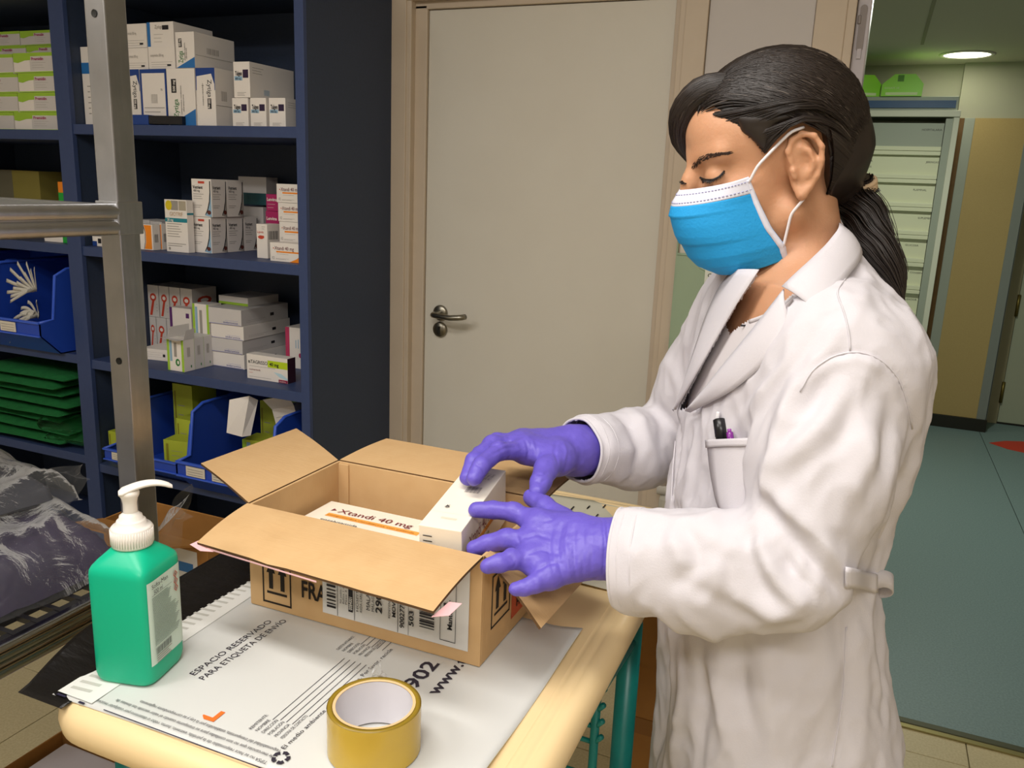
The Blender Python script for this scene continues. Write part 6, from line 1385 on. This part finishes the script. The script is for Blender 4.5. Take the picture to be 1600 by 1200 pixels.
# ---- brows and lashes
mHair = mat('dark_brown_hair', '#2a211c', 0.42, spec=0.6, noise=(12, '#1d1613', 0.3)); mHairG = mat('grey_hair', '#5e544c', 0.4, spec=0.6); mLash = mat('lash', '#1b1413', 0.5)
def tuft(name, line, tree, L, spread, n, r, m, lean):
    b = MB(); P = smooth_line(line, 60, 2); rr = random.Random(5)
    for k in range(n):
        i = rr.randint(0, 58); t = i/58; h_, n_ = cast(tree, P[i][0]+rr.uniform(-1, 1)*spread, P[i][1]+rr.uniform(-1, 1)*spread*(0.5+0.8*math.sin(math.pi*min(1, t+0.15))))
        if h_ is None: continue
        tg = onW(P[i+1][0], P[i+1][1], (h_-CAM) @ FW)-onW(P[i][0], P[i][1], (h_-CAM) @ FW); tg /= np.linalg.norm(tg)+1e-9
        d = tg*lean[0]+UP*lean[1]+n_*lean[2]; b.tube([h_-d*L*0.3, h_+d*L*0.3+n_*0.0003, h_+d*L], [r, r*0.8, r*0.2], m, 4)
    return b.build(name, person, kind='stuff')
tuft('eyebrow', [(1084, 260), (1094, 250), (1110, 243), (1126, 240), (1138, 240)], BT, 0.006, 3.2, 320, 0.00030, mat('brow_hair', '#3b2a22', 0.6), (0.9, 0.35, 0.1))
tuft('eyebrow', [(1065, 250), (1068, 256), (1071, 262)], BT, 0.005, 1.5, 60, 0.00035, mHair, (-0.6, 0.5, 0.1))
tuft('eyelashes', [(1094, 277), (1103, 281), (1114, 281), (1124, 276), (1131, 268)], BT, 0.0075, 0.7, 130, 0.0004, mLash, (0.3, -0.45, 0.7))
b = MB(); P = [cast(BT, *p) for p in smooth_line([(1093, 277), (1103, 281), (1114, 281), (1124, 276), (1132, 267)], 16, 1)]; b.tube([h_+n_*0.0003 for h_, n_ in P if h_ is not None], [0.0011]*sum(1 for h_, n_ in P if h_ is not None), mLash, 6); b.build('lash_line', person)
tuft('eyelashes', [(1066, 283), (1069, 286), (1073, 287)], BT, 0.006, 0.6, 40, 0.0004, mLash, (-0.3, -0.4, 0.6))

# ---- hair: cap, strands, tie and ponytail
f = Field(HC-np.array([0.17, 0.17, 0.15]), HC+np.array([0.17, 0.15, 0.17]), 0.003)
RE = np.array([0.106, 0.084, 0.096]); CE = np.array([-0.014, 0, 0.031])
f.ell(H(*CE), RE, HA, 0.0); f.cone(H(-0.075, 0, -0.02), H(-0.088, -0.004, -0.052), 0.045, 0.024, 0.05)
BANG = [H(0.036, 0.014, 0.098), H(0.066, 0.006, 0.1035), H(0.087, -0.019, 0.081), H(0.086, -0.044, 0.050), H(0.072, -0.060, 0.018)]
sl, X, Y, Z = f.sub(f.lo, f.lo+f.n*f.h)
lx, ly, lz = ((X-HC[0])*a[0]+(Y-HC[1])*a[1]+(Z-HC[2])*a[2] for a in HA)
def xh(z, y):   # hairline: how far forward hair reaches at each height
    base = np.interp(z, [-0.10, -0.06, -0.03, 0.0, 0.028, 0.046, 0.052, 0.058, 0.066, 0.076, 0.088, 0.10], [-0.062, -0.050, -0.046, -0.042, -0.038, -0.026, 0.014, 0.040, 0.056, 0.070, 0.086, 0.11])
    return base
d = np.maximum(f.d, (lx-xh(lz, ly))*0.75); f.d = d.astype(np.float32)
f.chain(BANG, [0.004, 0.007, 0.008, 0.006, 0.003], 0.012)
f.chain([H(0.040, 0.062, 0.050), H(0.030, 0.067, 0.034), H(0.024, 0.070, 0.014)], [0.006, 0.004, 0.0012], 0.012); f.chain([H(0.036, -0.062, 0.044), H(0.026, -0.068, 0.028), H(0.020, -0.0715, 0.008)], [0.010, 0.006, 0.002], 0.012)
for s in (1, -1): (f.chain([H(0.040, s*0.058, 0.056), H(0.020, s*0.066, 0.049), H(-0.006, s*0.071, 0.049)], [0.007, 0.008, 0.008], 0.016), f.ell(H(-0.012, s*0.090, -0.002), (0.0245, 0.022, 0.0375), HA, 0.004, 'sub'))
HV, HFc = f.mesh(); HV = laplace(HV, HFc, 3, 0.5)
hair = link('hair', np_mesh('hair', HV, HFc, [mHair]), person)
PB = np.array([-0.108, -0.004, -0.052])   # where the hair is gathered (head frame)
def ell_r(dv, sc=1.0): return 1/np.sqrt(((dv/(RE*sc))**2).sum(-1))
def strands(n, seed):
    r = np.random.default_rng(seed); V = []; F = []; fm = []; c = 0; pb = PB-CE; db = pb/np.linalg.norm(pb)
    for k in range(n):
        q = r.random()
        if q < 0.55:   # from the parting, left of the middle
            t = r.random(); st = np.array([0.092-0.085*t, 0.020-0.006*t, 0.078+0.050*math.sin(t*1.4)]); side = 1 if r.random() < 0.6 else -1; st[1] += side*0.004*r.random()
            mid_y = side*0.078*r.random()**0.6
        else:          # from the hairline
            z = r.uniform(-0.055, 0.08); side = 1 if r.random() < 0.7 else -1; x = float(xh(np.array(z), 0))+0.002; st = np.array([x, 0, z]); e = 1-((x-CE[0])/RE[0])**2-((z-CE[2])/RE[2])**2; st[1] = side*RE[1]*math.sqrt(max(e, 0.02)); mid_y = st[1]*1.05
        d0 = (st-CE); d0 /= np.linalg.norm(d0); w = r.uniform(-1, 1); wob = r.uniform(0, 6.28); lift = 1.010+0.024*r.random()
        dm = d0*0.55+db*0.45+np.array([0, mid_y*6.0, 0.10*r.uniform(-1, 1)+0.16]); dm /= np.linalg.norm(dm); P = []; ns = 13
        for i in range(ns):
            t = i/(ns-1); dv = (1-t)**2*d0+2*t*(1-t)*dm*1.1+t*t*db; dv /= np.linalg.norm(dv); rad = ell_r(dv)*lift
            p = CE+dv*rad*(1+0.004*math.sin(t*5+wob)*(t > 0.1))
            if t > 0.78: s = (t-0.78)/0.22; p = p*(1-s)+(PB+np.array([0.004, 0.010*w, 0.010*math.sin(wob)]))*s
            P.append(p)
        P = np.array(P)
        ok = (P[:, 0] <= xh(P[:, 2], 0)+0.009) | (np.arange(ns) < 2)
        if not ok.all() or ((((P-np.array([-0.010, 0.086*np.sign(P[4, 1]+1e-6), -0.002]))/np.array([0.034, 0.022, 0.040]))**2).sum(1) < 1).any(): continue
        P = Hv(P); T_ = np.gradient(P, axis=0); T_ /= np.linalg.norm(T_, axis=1)[:, None]+1e-9; o = P-H(*CE); o /= np.linalg.norm(o, axis=1)[:, None]; s_ = np.cross(T_, o); rr = 0.00032+0.0003*r.random()
        for i in range(ns):
            tp = rr*(1 if 0 < i < ns-1 else 0.4); V += [P[i]+o[i]*tp, P[i]-s_[i]*tp*1.4, P[i]+s_[i]*tp*1.4]
        for i in range(ns-1):
            for j in range(3): F.append((c+i*3+j, c+i*3+(j+1) % 3, c+(i+1)*3+(j+1) % 3, c+(i+1)*3+j)); fm.append(1 if k % 47 == 0 else 0)
        c += ns*3
    SBl = np.array([(0.070, 0.040, 0.074), (0.058, 0.051, 0.062), (0.046, 0.059, 0.050), (0.036, 0.064, 0.036), (0.028, 0.0675, 0.020)])
    for k in range(2600):
        t = r.random()*4; i0 = min(3, int(t)); s0 = SBl[i0]*(1-t+i0)+SBl[i0+1]*(t-i0); sg = 1 if k % 3 else -1; up_ = 1-t/4; jit = r.normal(size=3)*0.0008
        if t > 2.4: P = np.array([s0, s0*0.5+np.array([0.014, 0.0725, 0.038])*0.5+np.array([0, 0.002, 0.004]), (0.012, 0.0765, 0.043+0.003*r.random()), (-0.012, 0.081, 0.050+0.004*r.random()), (-0.045, 0.079, 0.034), (-0.078, 0.056, 0.0), PB])
        else: P = np.array([s0, (0.040-0.006*t, 0.066+0.002*t, 0.062-0.004*t+0.010*up_), (0.008, 0.078, 0.056+0.016*up_), (-0.030, 0.082, 0.050+0.02*up_), (-0.070, 0.066, 0.024), PB])
        P = P+jit; P[1:-1, 1] += 0.0065+0.003*r.random(); P[:, 1] *= sg; P = Hv(smooth_line(P, 13, 1)); T_ = np.gradient(P, axis=0); T_ /= np.linalg.norm(T_, axis=1)[:, None]+1e-9; o = P-H(*CE); o /= np.linalg.norm(o, axis=1)[:, None]; s_ = np.cross(T_, o); rr = 0.0003+0.0003*r.random()
        for i in range(13): V += [P[i]+o[i]*rr, P[i]-s_[i]*rr*1.4, P[i]+s_[i]*rr*1.4]
        for i in range(12):
            for j in range(3): F.append((c+i*3+j, c+i*3+(j+1) % 3, c+(i+1)*3+(j+1) % 3, c+(i+1)*3+j)); fm.append(1 if k % 47 == 0 else 0)
        c += 39
    for k in range(5200):
        if k % 2:   # back of the head
            a_ = r.uniform(-1.35, 1.35); e_ = r.uniform(0.25, 1.45); d0 = np.array([-math.cos(a_)*math.cos(e_), math.sin(a_)*math.cos(e_), math.sin(e_)]); d0[0] = d0[0]*0.9-0.05
        else:       # from behind the ear and the nape
            z = r.uniform(-0.075, 0.03); sg = 1 if k % 3 else -1; x = float(xh(np.array(z), 0))-0.001; d0 = np.array([x, sg*(0.076-0.25*max(0, -z-0.02)), z])-CE
        d0 /= np.linalg.norm(d0); w = r.uniform(-1, 1); wob = r.uniform(0, 6.28); lift = 1.008+0.018*r.random(); P = []
        for i in range(13):
            t = i/12; dv = d0*(1-t)+db*t; dv /= np.linalg.norm(dv); p = CE+dv*ell_r(dv)*lift
            if k % 2 == 0: p = p+np.array([0, 0.004*np.sign(d0[1]), 0])*(1-t)
            if t > 0.6: s2 = (t-0.6)/0.4; p = p*(1-s2)+(PB+np.array([0.002, 0.012*w, 0.012*math.sin(wob)]))*s2
            P.append(p)
        P = Hv(np.array(P)); T_ = np.gradient(P, axis=0); T_ /= np.linalg.norm(T_, axis=1)[:, None]+1e-9; o = P-H(*CE); o /= np.linalg.norm(o, axis=1)[:, None]; s_ = np.cross(T_, o); rr = 0.0003+0.0003*r.random()
        for i in range(13): V += [P[i]+o[i]*rr, P[i]-s_[i]*rr*1.4, P[i]+s_[i]*rr*1.4]
        for i in range(12):
            for j in range(3): F.append((c+i*3+j, c+i*3+(j+1) % 3, c+(i+1)*3+(j+1) % 3, c+(i+1)*3+j)); fm.append(1 if k % 47 == 0 else 0)
        c += 39
    C_ = smooth_line(BANG, 13, 2); Tc = np.gradient(C_, axis=0); Tc /= np.linalg.norm(Tc, axis=1)[:, None]; n0 = C_-H(0.0, 0.0, 0.03); n0 -= Tc*(n0*Tc).sum(1)[:, None]; n0 /= np.linalg.norm(n0, axis=1)[:, None]; n1 = np.cross(Tc, n0)
    Rc = np.interp(np.linspace(0, 1, 13), [0, 0.25, 0.5, 0.75, 1], [0.014, 0.0170, 0.0175, 0.015, 0.007])
    for k in range(1800):
        a0, tw, qq = r.uniform(-2.0, 2.0), r.uniform(-0.5, 0.5), r.uniform(0.94, 1.08); rr = 0.0003+0.0003*r.random()
        for i in range(13):
            an = a0+tw*i/12; o = n0[i]*math.cos(an)+n1[i]*math.sin(an); p = C_[i]+o*Rc[i]*qq; s_ = np.cross(Tc[i], o); V += [p+o*rr, p-s_*rr*1.4, p+s_*rr*1.4]
        for i in range(12):
            for j in range(3): F.append((c+i*3+j, c+i*3+(j+1) % 3, c+(i+1)*3+(j+1) % 3, c+(i+1)*3+j)); fm.append(1 if k % 47 == 0 else 0)
        c += 39
    return np.array(V), np.array(F), np.array(fm)
sV_, sF_, fm = strands(10500, 7)
st = link('hair_strands', np_mesh('hair_strands', sV_, sF_, [mHair, mHairG], True, fm), person); st['kind'] = 'stuff'
hT = bvh(HV, HFc); P = [cast(hT, *p) for p in smooth_line([(1172, 108), (1160, 130), (1144, 150), (1122, 164)], 18, 1)]
b = MB(); b.tube([h_+n_*0.0006 for h_, n_ in P if h_ is not None], list(np.interp(np.linspace(0, 1, sum(1 for q in P if q[0] is not None)), [0, 0.3, 1], [0.0006, 0.0026, 0.0009])), mSkin, 8); b.build('parting', person)
b = MB(); tie = H(-0.112, -0.004, -0.056); tdir = onW(1345, 332, 1.06)-tie; tdir /= np.linalg.norm(tdir); u_ = np.cross(tdir, UP); u_ /= np.linalg.norm(u_); w_ = np.cross(tdir, u_)
ring = [tie+0.0175*(math.cos(a_)*u_+math.sin(a_)*w_) for a_ in np.linspace(0, 2*math.pi, 25)]
for o_ in (-0.004, 0.0, 0.004): b.tube([p+tdir*o_ for p in ring], 0.0034, mat('cream_hair_tie', '#c9ae8c', 0.7), 8, cap=False)
b.build('hair_tie', person)
w0_ = (tie-CAM) @ FW
PT = smooth_line([tie-tdir*0.01, tie+tdir*0.012, onW(1345, 335, w0_-0.01), onW(1368, 378, w0_-0.03), onW(1388, 415, w0_-0.04), onW(1404, 452, w0_-0.045), onW(1412, 480, w0_-0.045)], 26, 2)
PRr = np.interp(np.linspace(0, 1, 26), [0, 0.06, 0.25, 0.5, 0.8, 1.0], [0.014, 0.0145, 0.025, 0.024, 0.013, 0.002])
b = MB(); b.tube(PT, list(PRr*0.86), mHair, 18); b.build('ponytail', person)
r = np.random.default_rng(3); V = []; F = []; fm = []; c = 0; Tn = np.gradient(PT, axis=0); Tn /= np.linalg.norm(Tn, axis=1)[:, None]
for k in range(1100):
    a_ = r.uniform(0, 6.28); q = math.sqrt(r.uniform(0.45, 1.0))*(1.03 if r.random() > 0.03 else 1.25); n0 = np.cross(Tn, UP); n0 /= np.linalg.norm(n0, axis=1)[:, None]; n1 = np.cross(Tn, n0); tw = r.uniform(-0.5, 0.5); last = int(r.integers(19, 26)); rr = 0.0005+0.0004*r.random()
    for i in range(last):
        an = a_+tw*i/25; o = n0[i]*math.cos(an)+n1[i]*math.sin(an); p = PT[i]+o*PRr[i]*q+(o*0.002*math.sin(i*0.5+a_)); s_ = np.cross(Tn[i], o); V += [p+o*rr, p-s_*rr*1.4, p+s_*rr*1.4]
    for i in range(last-1):
        for j in range(3): F.append((c+i*3+j, c+i*3+(j+1) % 3, c+(i+1)*3+(j+1) % 3, c+(i+1)*3+j))
        
    c += last*3
st = link('ponytail_strands', np_mesh('ponytail_strands', np.array(V), np.array(F), [mHair]), person); st['kind'] = 'stuff'
